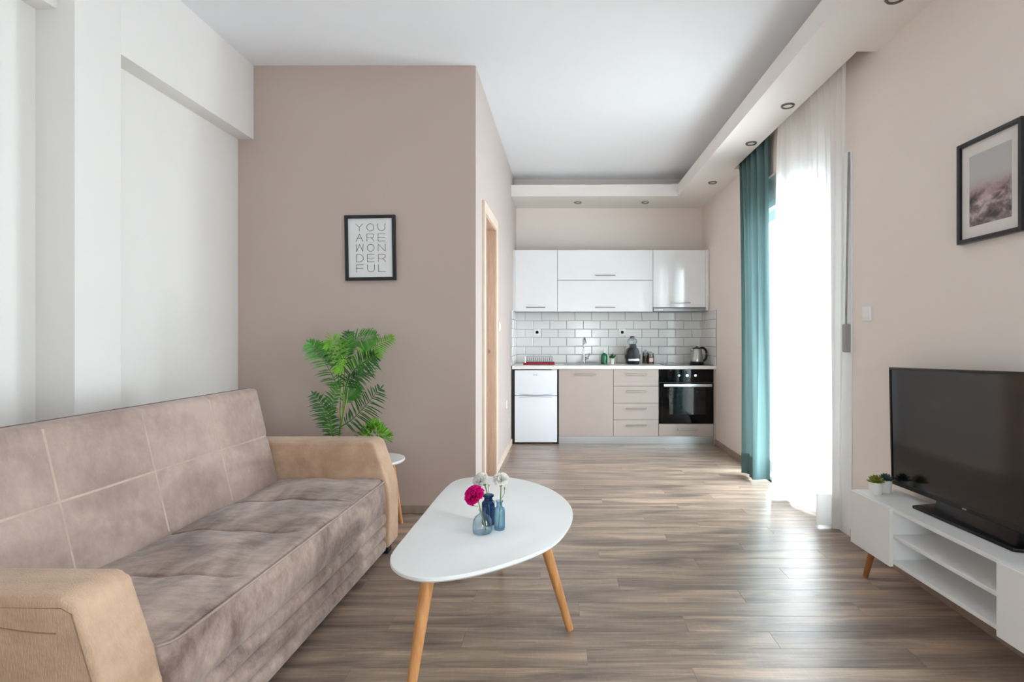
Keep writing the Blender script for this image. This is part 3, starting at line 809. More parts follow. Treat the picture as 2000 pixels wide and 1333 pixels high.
fr_ = [
 ([q(410, 760, 3.36), q(370, 620, 3.33), q(240, 390, 3.28), q(150, 265, 3.26), q(85, 205, 3.25)], 0.09, 'leaf', 0.1, 22, 0.2, 0.55, 1, 1),
 ([q(480, 760, 3.38), q(495, 470, 3.40), q(525, 270, 3.42), q(610, 180, 3.42), q(740, 150, 3.40), q(850, 122, 3.38)], 0.115, 'leaf', 0.35, 22, -0.2, 0.6, 1, 1),
 ([q(500, 700, 3.38), q(560, 540, 3.42), q(690, 370, 3.48), q(830, 265, 3.50), q(1040, 140, 3.50)], 0.105, 'leaf_lime', 0.3, 22, 0.2, 0.7, 1, 1),
 ([q(490, 800, 3.34), q(540, 620, 3.30), q(650, 480, 3.27), q(770, 400, 3.24), q(840, 350, 3.22)], 0.120, 'leaf_dark', 0.15, 20, 0.1, 0.6, 1, 1),
 ([q(450, 640, 3.36), q(445, 430, 3.34), q(410, 270, 3.32), q(350, 180, 3.30), q(300, 210, 3.28)], 0.095, 'leaf_lime', 0.2, 18, 0.4, 0.5, 1, 1),
 ([q(490, 700, 3.42), q(500, 420, 3.46), q(520, 230, 3.47), q(535, 90, 3.48)], 0.085, 'leaf_dark', 0.3, 16, 0.3, 0.7, 1, 1),
 ([q(430, 720, 3.40), q(400, 480, 3.43), q(330, 330, 3.46), q(200, 240, 3.46)], 0.09, 'leaf_dark', 0.35, 16, 0.2, 0.6, 1, 1),
 ([q(430, 1190, 3.36), q(590, 1085, 3.32), q(740, 930, 3.28), q(905, 738, 3.26)], 0.125, 'leaf_dark', 0.18, 18, 0.1, 0.6, 1, 1),
 ([q(360, 1290, 3.34), q(320, 1120, 3.30), q(245, 945, 3.27), q(135, 800, 3.25)], 0.09, 'leaf_dark', 0.05, 20, 0.1, 0.5, 1, 1),
 ([q(345, 1280, 3.30), q(335, 1050, 3.28), q(375, 860, 3.28), q(430, 690, 3.28)], 0.10, 'leaf', 0.05, 20, -0.2, 0.7, 0.55, 1),
 ([q(470, 950, 3.44), q(520, 860, 3.47), q(580, 780, 3.48), q(640, 715, 3.49)], 0.09, 'leaf', 0.2, 14, 0.1, 0.7, 1, 1),
 ([q(460, 560, 3.30), q(480, 400, 3.28), q(450, 480, 3.24), q(400, 540, 3.22)], 0.06, 'leaf_lime', 0.3, 10, 0.3, 0.7, 1, 1),
 ([q(500, 640, 3.36), q(600, 620, 3.32), q(700, 560, 3.30), q(830, 400, 3.32)], 0.09, 'leaf', 0.1, 16, 0.2, 0.7, 1, 1),
]
for i, (pts, L, mk, stt, n, tw, sw, wl_, wr_) in enumerate(fr_): frond(palm, pts, L, M[mk], stt, int(n * 1.25), tw, i, sw, wl_, wr_)

def bush(parent, c, rx, rz, n, L, w, m, seed, up=0.35):
    rnd = random.Random(seed); bm = NB()
    for k in range(n):
        az = rnd.uniform(0, 2 * math.pi); el = rnd.uniform(-0.35, 1.45)
        dv = Vector((math.cos(az) * math.cos(el), math.sin(az) * math.cos(el), math.sin(el)))
        p = Vector((c[0] + dv.x * rx * rnd.uniform(0.35, 0.85), c[1] + dv.y * rx * rnd.uniform(0.35, 0.85), c[2] + dv.z * rz * rnd.uniform(0.35, 0.85)))
        d2 = (dv + Vector((rnd.uniform(-.6, .6), rnd.uniform(-.6, .6), up + rnd.uniform(-.5, .5)))).normalized()
        nr = d2.orthogonal().normalized(); nr = Matrix.Rotation(rnd.uniform(0, 6.28), 3, d2) @ nr
        leaflet(bm, p, d2, nr, L * rnd.uniform(0.7, 1.2), w, 0.15)
    return obj('foliage', bm, m, parent, recalc=False, angle=60)
fc = Vector((-1.14, 3.40, ZSD + 0.0005))
fern = thing('potted_fern', 'low bushy lime green potted plant on the white side table', 'plant', fc)
obj('pot', lathe(NB(), [(0.0, 0), (0.045, 0), (0.058, 0.09), (0.058, 0.10), (0.052, 0.10), (0.05, 0.085), (0.0, 0.085)], fc, 28, cap=False), M['pot_blush'], fern)
bush(fern, fc + Vector((0, 0, 0.15)), 0.105, 0.10, 330, 0.045, 0.005, M['bush'], 4)

# ------------------------------------------------------------------ framed prints
def rect_frame(bm, w, h, b, t0, t1):
    """mitred frame in the XZ plane, y from t0 (front) to t1"""
    for s in ((-w / 2, -w / 2 + b, -h / 2, h / 2), (w / 2 - b, w / 2, -h / 2, h / 2), (-w / 2 + b, w / 2 - b, -h / 2, -h / 2 + b), (-w / 2 + b, w / 2 - b, h / 2 - b, h / 2)):
        box(bm, s[0], s[1], t0, t1, s[2], s[3], 0.0015, 1)
def stroke(bm, pts, w, y):
    for a, b2 in zip(pts, pts[1:]):
        a = Vector((a[0], 0, a[1])); b2 = Vector((b2[0], 0, b2[1])); d = (b2 - a)
        if d.length < 1e-6: continue
        d.normalize(); s = Vector((-d.z, 0, d.x)) * w / 2; e = d * w * 0.3
        vs = [bm.verts.new((p.x, y, p.z)) for p in (a - e + s, a - e - s, b2 + e - s, b2 + e + s)]
        vb = [bm.verts.new((v.co.x, y + 0.0008, v.co.z)) for v in vs]
        bm.faces.new(vs)
        for i in range(4): bm.faces.new((vs[i], vb[i], vb[(i + 1) % 4], vs[(i + 1) % 4]))
def arc(cx, cz, rx, rz, a0, a1, n=16): return [(cx + rx * math.cos(R(a0 + (a1 - a0) * i / n)), cz + rz * math.sin(R(a0 + (a1 - a0) * i / n))) for i in range(n + 1)]
GL = {
 'Y': [[(0, 1), (.5, .52), (1, 1)], [(.5, .52), (.5, 0)]], 'O': [arc(.5, .5, .5, .5, 0, 360, 28)],
 'U': [[(0, 1), (0, .5)] + arc(.5, .5, .5, .5, 180, 360)[1:] + [(1, 1)]], 'A': [[(0, 0), (.5, 1), (1, 0)], [(.25, .42), (.75, .42)]],
 'R': [[(0, 0), (0, 1), (.72, 1)] + arc(.72, .74, .28, .26, 90, -90, 10)[1:] + [(0, .48)], [(.62, .48), (1, 0)]],
 'E': [[(1, 1), (0, 1), (0, 0), (1, 0)], [(0, .5), (.95, .5)]], 'W': [[(0, 1), (.06, 0), (.5, 1), (.94, 0), (1, 1)]],
 'N': [[(0, 0), (0, 1), (1, 0), (1, 1)]], 'D': [[(0, 0), (0, 1), (.5, 1)] + arc(.5, .5, .5, .5, 90, -90, 14)[1:] + [(0, 0)]],
 'F': [[(0, 0), (0, 1), (1, 1)], [(0, .52), (.95, .52)]], 'L': [[(0, 1), (0, 0), (1, 0)]]}
pw, ph = 0.338, 0.437
pfc = Vector((-1.264, YP, 1.782))
pf = thing('framed_print', 'black framed typographic print on the taupe wall above the palm', 'picture', pfc - Vector((0, 0.0, 0)))
RO = Matrix.Rotation(R(-1.0), 4, 'Y')
def pput(name, bm, m, parent=pf, **k):
    bm.transform(RO); return obj(name, bm, m, parent, local=True, **k)
bm = NB(); rect_frame(bm, pw, ph, 0.021, -0.026, -0.001); pput('frame', bm, M['frame_black'], smooth=False)
pa = pput('paper', box(NB(), -pw / 2 + 0.02, pw / 2 - 0.02, -0.014, -0.004, -ph / 2 + 0.02, ph / 2 - 0.02), M['paper'], smooth=False)
bm = NB()
s_ = 0.338 / 870.0          # crop pixels to metres
for r_, w_ in enumerate(('YOU', 'ARE', 'WON', 'DER', 'FUL')):
    for c_, ch in enumerate(w_):
        ox = (330 + c_ * 190 - 578) * s_; oz = (672 - (380 + r_ * 177)) * s_
        for ln in GL[ch]: stroke(bm, [(ox + p[0] * 122 * s_, oz + p[1] * 125 * s_) for p in ln], 0.0034, -0.0148)
pput('lettering', bm, M['ink'], pa, smooth=False)

# misty landscape on the right wall (built in its own XZ plane, turned to face left)
rc = Vector((XR, 2.199, 1.79))
rp_ = thing('framed_print', 'black framed misty mountain cloud print on the beige wall above the television', 'picture', rc)
RM = Matrix.Rotation(R(-90), 4, 'Z')
def rput(name, bm, m, parent=rp_, **k):
    bm.transform(RM); return obj(name, bm, m, parent, local=True, **k)
w_, h_ = 0.333, 0.422
bm = NB(); rect_frame(bm, w_, h_, 0.017, -0.026, -0.001); rput('frame', bm, M['frame_black'], smooth=False)
rput('mount', box(NB(), -w_ / 2 + 0.016, w_ / 2 - 0.016, -0.013, -0.004, -h_ / 2 + 0.016, h_ / 2 - 0.016), M['mat_board'], smooth=False)
rput('artwork', box(NB(), -0.107, 0.107, -0.0138, -0.008, -0.146, 0.146), M['print'], smooth=False)

# ------------------------------------------------------------------ curtains
def curtain(name, label, top, bot, z0, z1, m, hem_m, n=150, nz=40, pleat=0.0, npl=0, hem=0.16, ease=1.0, bow=0.0):
    T = spline([(p[0], p[1], 0) for p in top], n); B = spline([(p[0], p[1], 0) for p in bot], n)
    def pt(i, v):       # v: 0 top .. 1 bottom
        f = v ** ease
        p = T[i].lerp(B[i], f)
        a = (1 - v) ** 1.2 * pleat * math.sin(2 * math.pi * npl * i / (n - 1))
        b_ = 0.006 * math.sin(3.0 * v + i * 0.09) * math.sin(math.pi * v)
        return Vector((p.x + a + b_ + bow * math.sin(math.pi * v) * 0.0, p.y + bow * math.sin(math.pi * min(1, v * 1.6)) * (i / (n - 1)), z1 + (z0 - z1) * v))
    t = thing(name, label, 'curtain', (T[0].lerp(T[-1], 0.5).x, T[0].lerp(T[-1], 0.5).y, z0))
    def sheet(v0, v1, nn, off):
        bm = NB(); g = [[bm.verts.new(pt(i, v0 + (v1 - v0) * j / nn) + Vector((off, off * 0.3, 0))) for j in range(nn + 1)] for i in range(n)]
        for i in range(n - 1):
            for j in range(nn): bm.faces.new((g[i][j], g[i + 1][j], g[i + 1][j + 1], g[i][j + 1]))
        return bm
    obj('drape', sheet(0, 1, nz, 0), m, t, recalc=False, angle=180)
    hv = 1 - hem / (z1 - z0)
    obj('hem', sheet(hv, 1, 4, -0.0025), hem_m, t, recalc=False, angle=180)
    return t
# sheer: broad folds at the floor, small gathers at the track
sb = [(1.572, 4.085), (1.585, 4.06), (1.655, 4.045), (1.668, 4.00), (1.640, 3.90), (1.632, 3.875), (1.655, 3.79), (1.690, 3.70), (1.700, 3.655), (1.662, 3.55), (1.610, 3.46), (1.612, 3.445), (1.660, 3.440), (1.706, 3.440), (1.704, 3.42), (1.672, 3.39), (1.674, 3.375), (1.700, 3.365), (1.710, 3.352)]
stp = [(1.64 + 0.015 * math.sin(k * 1.3), 4.11 - k * (4.11 - 3.115) / 18) for k in range(19)]
curtain('sheer_curtain', 'white sheer curtain glowing in front of the balcony door', stp, sb, 0.015, 2.84, M['sheer'], M['sheer_hem'], n=220, pleat=0.016, npl=11, hem=0.19, ease=0.42)
tb = [(1.563, 4.735), (1.60, 4.71), (1.615, 4.66), (1.585, 4.60), (1.590, 4.56), (1.578, 4.52), (1.582, 4.505), (1.612, 4.50), (1.650, 4.515), (1.69, 4.52), (1.718, 4.505)]
tt = [(1.655, 5.09), (1.69, 5.03), (1.655, 4.97), (1.69, 4.90), (1.655, 4.84), (1.69, 4.78), (1.655, 4.70), (1.69, 4.64), (1.655, 4.57), (1.69, 4.50), (1.675, 4.43)]
curtain('teal_curtain', 'teal drape gathered at the far side of the balcony door', tt, tb, 0.02, 2.84, M['teal'], M['teal'], n=200, pleat=0.03, npl=5, hem=0.17, ease=0.55)

# shutter strap winder, switches, sockets
sw = thing('strap_winder', 'grey roller shutter strap winder on the wall beside the sheer curtain', 'winder', (1.715, 3.29, 1.1))
obj('housing', box(NB(), 1.685, 1.7245, 3.250, 3.296, 1.095, 1.262, 0.012, 3), M['grey_plastic'], sw)
obj('face_plate', box(NB(), 1.7135, 1.7245, 3.244, 3.302, 1.085, 1.27, 0.004, 2), M['plastic_white'], sw)
obj('strap', prism(NB(), [(1.695, 1.25), (1.703, 1.25), (1.7195, 2.28), (1.7125, 2.28)], 3.270, 3.281, axis='y'), M['strap'], sw, smooth=False)

def plate(name, label, cat, c, nrm, w, h, kind):
    """nrm: '+x', '-x', '-y' direction it faces"""
    c = Vector(c); t = thing(name, label, cat, c)
    Q = {'-y': Matrix.Identity(4), '-x': Matrix.Rotation(R(-90), 4, 'Z'), '+x': Matrix.Rotation(R(90), 4, 'Z')}[nrm]
    def put(nm, bm, m, sm=True):
        bm.transform(Q); return obj(nm, bm, m, t, smooth=sm, local=True)
    put('plate', box(NB(), -w / 2, w / 2, -0.010, -0.0005, -h / 2, h / 2, 0.003, 2), M['plastic_white'])
    if kind == 'switch':
        put('rocker', box(NB(), -w * 0.31, w * 0.31, -0.015, -0.008, -h * 0.31, h * 0.31, 0.002, 2), M['plastic_white'])
    else:
        bm = NB(); lathe(bm, [(w * 0.27, 0.0), (w * 0.29, 0.0025), (w * 0.24, 0.0025), (w * 0.22, 0.0005), (0, 0.0005)], (0, 0, 0), 24, cap=False)
        bm.transform(Matrix.Translation((0, -0.0095, 0)) @ Matrix.Rotation(R(90), 4, 'X'))
        put('socket_ring', bm, M['plastic_white'])
        for s in (-1, 1):
            put('pin_hole', rod(NB(), (s * 0.0095, -0.0108, 0), (s * 0.0095, -0.009, 0), 0.0022, None, 10), M['grey_plastic'])
plate('light_switch', 'white rocker switch on the beige wall right of the sheer curtain', 'switch', (XR, 3.09, 1.315), '-x', 0.082, 0.082, 'switch')
plate('light_switch', 'white switch on the corridor wall beyond the door', 'switch', (xi(4.97) + 0.001, 4.97, 1.275), '+x', 0.08, 0.085, 'switch')
plate('wall_socket', 'white socket low on the corridor wall near the fridge', 'socket', (xi(5.55) + 0.001, 5.55, 0.507), '+x', 0.08, 0.08, 'socket')
plate('wall_socket', 'white socket in the tiles above the dish rack', 'socket', (-0.265, YB - 0.0125, 1.237), '-y', 0.082, 0.082, 'socket')
plate('wall_socket', 'white socket in the tiles between soap bottle and coffee machine', 'socket', (0.76, YB - 0.0125, 1.237), '-y', 0.082, 0.082, 'socket')

# ceiling spotlights
sl = [((1.535, 2.52), 'recessed soffit spotlight nearest the camera, cut by the top edge'), ((1.53, 3.70), 'recessed soffit spotlight above the sheer curtain'),
      ((1.535, 4.42), 'recessed soffit spotlight above the teal curtain'), ((1.54, 5.55), 'recessed spotlight in the soffit corner beyond the teal curtain'),
      ((0.215, 6.36), 'left recessed spotlight in the soffit over the kitchen'), ((0.99, 6.36), 'right recessed spotlight in the soffit over the kitchen')]
for (x, y), lb in sl:
    zz = ZS0 - (0.004 if y > 6 and x < 1.3 else 0)
    t = thing('ceiling_spotlight', lb, 'light', (x, y, zz), 0, 'recessed soffit spotlights')
    obj('ring', lathe(NB(), [(0.030, -0.001), (0.032, -0.009), (0.040, -0.010), (0.044, -0.004), (0.044, 0.0)], (x, y, zz), 28, cap=False), M['spot_ring'], t)
    obj('lens', lathe(NB(), [(0.0, -0.004), (0.030, -0.004), (0.031, -0.001), (0.0, -0.001)], (x, y, zz), 24, cap=False), M['spot_face'], t)

# ------------------------------------------------------------------ kitchen
YF = 6.08
def K(p): return (p - VX) / 177.6
def KZ(p): return H - (p - VY) / 177.6
def bar(parent, x0, x1, z, y):
    bm = NB(); box(bm, x0, x1, y - 0.030, y - 0.022, z - 0.006, z + 0.006, 0.002, 1)
    for s in (x0 + 0.02, x1 - 0.03): box(bm, s, s + 0.01, y - 0.024, y, z - 0.004, z + 0.004)
    return obj('handle', bm, M['handle'], parent)
ZK0, ZK1 = 0.086, 0.826
def front_panel(name, parent, x0, x1, z0, z1, y, m, th=0.018, g=0.0022):
    return obj(name, box(NB(), x0 + g, x1 - g, y, y + th, z0 + g, z1 - g, 0.0012, 1), m, parent)
# fridge
fx0, fx1 = K(1005.3), K(1088.0)
fg = thing('fridge', 'white two-door undercounter fridge at the left end of the kitchen', 'fridge', ((fx0 + fx1) / 2, 6.33, 0))
obj('body', box(NB(), fx0 + 0.003, fx1 - 0.003, YF + 0.045, 6.58, 0.015, 0.812, 0.004), M['fridge'], fg)
dz = 0.535
d1_ = obj('freezer_door', box(NB(), fx0, fx1, YF, YF + 0.045, dz + 0.004, 0.815, 0.006, 2), M['fridge'], fg)
d2_ = obj('door', box(NB(), fx0, fx1, YF, YF + 0.045, 0.022, dz - 0.004, 0.006, 2), M['fridge'], fg)
obj('badge', box(NB(), K(1041), K(1050), YF - 0.002, YF + 0.002, 0.760, 0.767), M['grey_plastic'], d1_)
for dd, zc, sg in ((d1_, dz + 0.008, 1), (d2_, dz - 0.008, -1)):
    obj('grip', tube(NB(), spline([(fx0 + 0.05, YF - 0.003, zc + sg * 0.010), (fx0 + 0.15, YF - 0.008, zc + sg * 0.004), (fx0 + 0.23, YF - 0.010, zc), (fx0 + 0.32, YF - 0.008, zc + sg * 0.004), (fx0 + 0.41, YF - 0.003, zc + sg * 0.010)], 16), 0.004, 6), M['silver_grip'], dd)
obj('hinge', box(NB(), fx1 - 0.06, fx1, YF + 0.005, YF + 0.05, 0.8155, 0.822), M['plastic_white'], fg)
for xa, xb in ((xi(YF) + 0.004, fx0 - 0.001), (fx1 + 0.001, K(1091.3) - 0.001)):
    obj('gap_shade', box(NB(), xa, xb, YF + 0.02, 6.58, 0.001, 0.822), M['black_plastic'], fg, smooth=False)  # black sheets painting in the shade of the gaps beside the fridge
for x_ in (fx0 + 0.04, fx1 - 0.04): obj('foot', rod(NB(), (x_, YF + 0.08, 0.0), (x_, YF + 0.08, 0.016), 0.018), M['black_plastic'], fg)

x1, x2, x3, x4, x5 = K(1091.3), K(1198.0), K(1286.6), K(1393.6), K(1399.0)
# sink unit
sk = thing('base_cabinet', 'cappuccino base cabinet with one wide door under the sink', 'cabinet', ((x1 + x2) / 2, 6.37, 0), group='cappuccino base units')
bm = NB(); box(bm, x1, x1 + 0.018, YF + 0.019, 6.64, ZK0, ZK1); box(bm, x2 - 0.018, x2, YF + 0.019, 6.64, ZK0, ZK1); box(bm, x1 + 0.018, x2 - 0.018, YF + 0.03, 6.64, ZK0, ZK0 + 0.018); box(bm, x1 + 0.018, x2 - 0.018, 6.62, 6.64, ZK0 + 0.018, ZK1)
obj('body', bm, M['carcass'], sk, smooth=False)
d = front_panel('door', sk, x1, x2, ZK0, ZK1, YF, M['cappuccino']); bar(d, K(1123), K(1163.5), KZ(731.6), YF)
# drawers
dk = thing('base_cabinet', 'cappuccino drawer unit with four stacked drawers', 'cabinet', ((x2 + x3) / 2, 6.37, 0), group='cappuccino base units')
obj('body', box(NB(), x2 + 0.001, x3 - 0.001, YF + 0.02, 6.64, ZK0, ZK1), M['carcass'], dk, smooth=False)
zs = [ZK1, KZ(754.7), KZ(788), KZ(820.7), ZK0]
for a, b2, hy in zip(zs, zs[1:], (731.6, 764.3, 797.6, 830.6)):
    d = front_panel('drawer', dk, x2, x3, b2, a, YF, M['cappuccino']); bar(d, K(1222), K(1263), KZ(hy), YF)
# oven housing and oven
ZO = KZ(827.5)
ok_ = thing('base_cabinet', 'cappuccino oven housing with a shallow drawer and end panel', 'cabinet', ((x3 + x5) / 2, 6.37, 0), group='cappuccino base units')
bm = NB(); box(bm, x3 + 0.001, x4 - 0.001, YF + 0.02, 6.64, ZK0, ZO - 0.004)
obj('body', bm, M['carcass'], ok_, smooth=False)
d = front_panel('drawer', ok_, x3, x4, ZK0, ZO - 0.006, YF, M['cappuccino']); bar(d, K(1322), K(1362), KZ(838.6), YF)
obj('end_panel', box(NB(), x4 + 0.002, x5, YF + 0.002, 6.64, 0.0, ZK1), M['cappuccino'], ok_, smooth=False)
ov = thing('oven', 'black glass built-in oven with three knobs and a steel bar', 'oven', ((x3 + x4) / 2, 6.33, ZO))
ox0, ox1 = x3 + 0.003, x4 - 0.001
obj('body', box(NB(), ox0 + 0.012, ox1 - 0.012, YF + 0.021, 6.60, ZO, ZK1 - 0.004), M['black_plastic'], ov, smooth=False)
cp = obj('control_panel', box(NB(), ox0, ox1, YF - 0.004, YF + 0.020, KZ(747), ZK1 - 0.001, 0.002), M['black_glass'], ov)
for kx in (1325, 1341, 1357.4):
    obj('knob', rod(NB(), (K(kx), YF - 0.004, KZ(733.6)), (K(kx), YF - 0.028, KZ(733.6)), 0.0165, 0.0145, 24), M['chrome'], cp)
od = obj('door', box(NB(), ox0, ox1, YF - 0.006, YF + 0.020, ZO + 0.002, KZ(748.5), 0.002), M['black_glass'], ov)
obj('window', box(NB(), K(1307), K(1378), YF - 0.0072, YF - 0.004, KZ(810), KZ(757)), M['oven_window'], od, smooth=False)
bm = NB(); zb = KZ(752.6); box(bm, K(1295), K(1389), YF - 0.05, YF - 0.036, zb - 0.0155, zb + 0.0155, 0.004, 2)
for s in (K(1296), K(1386)): box(bm, s, s + 0.014, YF - 0.040, YF - 0.004, zb - 0.010, zb + 0.010)
obj('handle', bm, M['steel'], od)
pl = obj('plinth', box(NB(), x1, x4, YF + 0.012, YF + 0.028, 0.001, ZK0 - 0.001), M['steel'], smooth=False)
tag(pl, 'brushed steel plinth strip along the foot of the base units', 'plinth')
# worktop
xw0, xw1 = xi(6.3) + 0.008, XR - 0.003
wt = thing('worktop', 'white laminate kitchen worktop above fridge, drawers and oven', 'worktop', ((xw0 + xw1) / 2, 6.36, ZK1))
obj('slab', box(NB(), xw0, xw1, YF - 0.025, 6.655, ZK1 + 0.001, 0.864, 0.003, 2), M['worktop'], wt)
# sink and tap
sx0, sx1 = 0.06, 0.56
si = thing('sink', 'inset stainless steel sink in the white worktop', 'sink', ((sx0 + sx1) / 2, 6.38, 0.8645))
bm = NB()
for s in ((sx0, sx1, 6.15, 6.19), (sx0, sx1, 6.54, 6.62), (sx0, sx0 + 0.04, 6.19, 6.54), (sx1 - 0.04, sx1, 6.19, 6.54)): box(bm, s[0], s[1], s[2], s[3], 0.8645, 0.8715, 0.002, 1)
obj('rim', bm, M['steel'], si)
obj('basin', box(NB(), sx0 + 0.04, sx1 - 0.04, 6.19, 6.54, 0.8645, 0.8665), M['steel'], si)
tx, ty = K(1141.2) * 1.058, 6.58
tp = thing('mixer_tap', 'chrome swan-neck kitchen tap with a side lever', 'tap', (tx, ty, 0.872))
obj('body', lathe(NB(), [(0.027, 0.0), (0.027, 0.008), (0.022, 0.012), (0.022, 0.085), (0.018, 0.095)], (tx, ty, 0.872), 20), M['chrome'], tp)
obj('spout', tube(NB(), spline([(tx, ty, 0.96), (tx, ty, 1.08), (tx + 0.001, ty - 0.02, 1.15), (tx + 0.003, ty - 0.08, 1.175), (tx + 0.005, ty - 0.135, 1.15), (tx + 0.006, ty - 0.15, 1.10)], 26), [0.011] * 20 + [0.013, 0.015, 0.018, 0.02, 0.021, 0.021], 12), M['chrome'], tp)
bm = NB(); rod(bm, (tx + 0.018, ty, 0.925), (tx + 0.055, ty, 0.93), 0.015, 0.014, 14); rod(bm, (tx + 0.05, ty, 0.93), (tx + 0.066, ty - 0.02, 0.985), 0.008, 0.006, 10)
obj('lever', bm, M['chrome'], tp)
# hob
hb = thing('hob', 'black glass hob set in the worktop above the oven', 'hob', (1.44, 6.37, 0.8645))
obj('glass', box(NB(), 1.17, 1.71, 6.13, 6.60, 0.8646, 0.8705, 0.002, 1), M['black_glass'], hb)
for (x_, y_, r_) in ((1.31, 6.25, 0.07), (1.57, 6.25, 0.09), (1.31, 6.48, 0.09), (1.57, 6.48, 0.07)):
    obj('cooking_ring', lathe(NB(), [(r_ - 0.003, 0.8705), (r_ - 0.003, 0.871), (r_, 0.871), (r_, 0.8705)], (x_, y_, 0), 28, cap=False), M['grey_plastic'], hb)

ZW = 0.8646
def kx(p, d=6.40): return (p - VX) / F * d
# dish rack
rk0, rk1 = kx(1023.5), kx(1083)
dr_ = thing('dish_rack', 'wire dish rack on a red drip tray at the left of the worktop', 'dish rack', ((rk0 + rk1) / 2, 6.40, ZW))
bm = NB(); box(bm, rk0, rk1, 6.28, 6.54, ZW, ZW + 0.006, 0.002, 1)
for s in ((rk0, rk1, 6.28, 6.288), (rk0, rk1, 6.532, 6.54), (rk0, rk0 + 0.008, 6.288, 6.532), (rk1 - 0.008, rk1, 6.288, 6.532)): box(bm, s[0], s[1], s[2], s[3], ZW + 0.004, ZW + 0.024, 0.002, 1)
obj('tray', bm, M['red'], dr_)
w0, w1 = kx(1027), kx(1079)
bm = NB(); 
for zz, r_ in ((ZW + 0.088, 0.0028), (ZW + 0.03, 0.0025)):
    tube(bm, [(w0, 6.30, zz), (w1, 6.30, zz), (w1, 6.52, zz), (w0, 6.52, zz)], r_, 6, closed=True)
for x_ in (w0, w1):
    for y_ in (6.30, 6.52): rod(bm, (x_, y_, ZW + 0.007), (x_, y_, ZW + 0.09), 0.0025, None, 6)
obj('rim', bm, M['chrome'], dr_)
for i in range(13):
    x_ = w0 + (w1 - w0) * (i + 0.7) / 13.4
    obj('wire', tube(NB(), spline([(x_, 6.30, ZW + 0.03), (x_ + 0.004, 6.36, ZW + 0.072), (x_ + 0.006, 6.41, ZW + 0.085), (x_ + 0.004, 6.46, ZW + 0.072), (x_, 6.52, ZW + 0.03)], 10), 0.002, 5), M['chrome'], dr_)
# soap bottle
sc_ = Vector((kx(1180, 6.45), 6.45, ZW + 0.0005))
sp_ = thing('soap_dispenser', 'green soap bottle with a clear pump beside the tap', 'bottle', sc_)
obj('bottle', lathe(NB(), [(0.030, 0), (0.037, 0.004), (0.039, 0.012), (0.039, 0.085), (0.036, 0.105), (0.026, 0.118), (0.014, 0.124), (0.013, 0.130)], sc_, 28), M['green_bottle'], sp_)
bm = NB(); lathe(bm, [(0.016, 0.130), (0.016, 0.145), (0.006, 0.147), (0.006, 0.170), (0.013, 0.171), (0.013, 0.180)], sc_, 16); box(bm, sc_.x - 0.05, sc_.x, sc_.y - 0.008, sc_.y + 0.008, sc_.z + 0.171, sc_.z + 0.180, 0.002, 1)
obj('pump', bm, M['plastic_white'], sp_)
# tiny plant
pc_ = Vector((kx(1195.5, 6.42), 6.42, ZW + 0.0005))
pt_ = thing('potted_plant', 'tiny green plant in a white pot beside the soap bottle', 'plant', pc_)
obj('pot', lathe(NB(), [(0, 0), (0.021, 0), (0.026, 0.060), (0.026, 0.064), (0.022, 0.064), (0.021, 0.056), (0, 0.056)], pc_, 20, cap=False), M['pot_white'], pt_)
bush(pt_, pc_ + Vector((0, 0, 0.066)), 0.02, 0.02, 34, 0.055, 0.005, M['leaf_dark'], 12, up=0.9)
# coffee machine
cm = Vector((kx(1235.5, 6.42), 6.42, ZW))
cf = thing('coffee_machine', 'black capsule coffee machine with a clear round water tank', 'coffee machine', cm)
def cmb(name, pts, y0, y1, m, bev=0.006, par=cf):
    bm = NB(); prism(bm, [(cm.x + p[0], cm.z + p[1]) for p in pts], cm.y + y0, cm.y + y1, bev, 2, axis='y'); return obj(name, bm, m, par)
cmb('body', [(-0.070, 0.002), (0.070, 0.002), (0.073, 0.125), (0.068, 0.160), (0.052, 0.188), (0.030, 0.200), (-0.030, 0.200), (-0.052, 0.188), (-0.068, 0.160), (-0.073, 0.125)], -0.07, 0.09, M['black_gloss'], 0.012)
cmb('head', [(-0.034, 0.190), (0.034, 0.190), (0.032, 0.232), (-0.032, 0.232)], -0.085, 0.06, M['black_gloss'])
cmb('drip_tray', [(-0.062, 0.040), (0.062, 0.040), (0.062, 0.066), (-0.062, 0.066)], -0.10, -0.068, M['steel'], 0.003)
for s in (-1, 1):
    cmb('side_grip', [(s * 0.073, 0.055), (s * 0.086, 0.065), (s * 0.088, 0.10), (s * 0.073, 0.115)], -0.03, 0.04, M['black_plastic'], 0.003)
bm = NB(); bmesh.ops.create_uvsphere(bm, u_segments=24, v_segments=14, radius=0.056)
for v in bm.verts: v.co = Vector((cm.x + v.co.x * 1.05, cm.y + 0.03 + v.co.y * 0.8, cm.z + 0.262 + v.co.z * 0.86))
obj('water_tank', bm, M['clear_glass'], cf)
cmb('tank_cap', [(-0.024, 0.300), (0.026, 0.303), (0.020, 0.325), (-0.022, 0.324)], 0.0, 0.06, M['black_plastic'], 0.004)
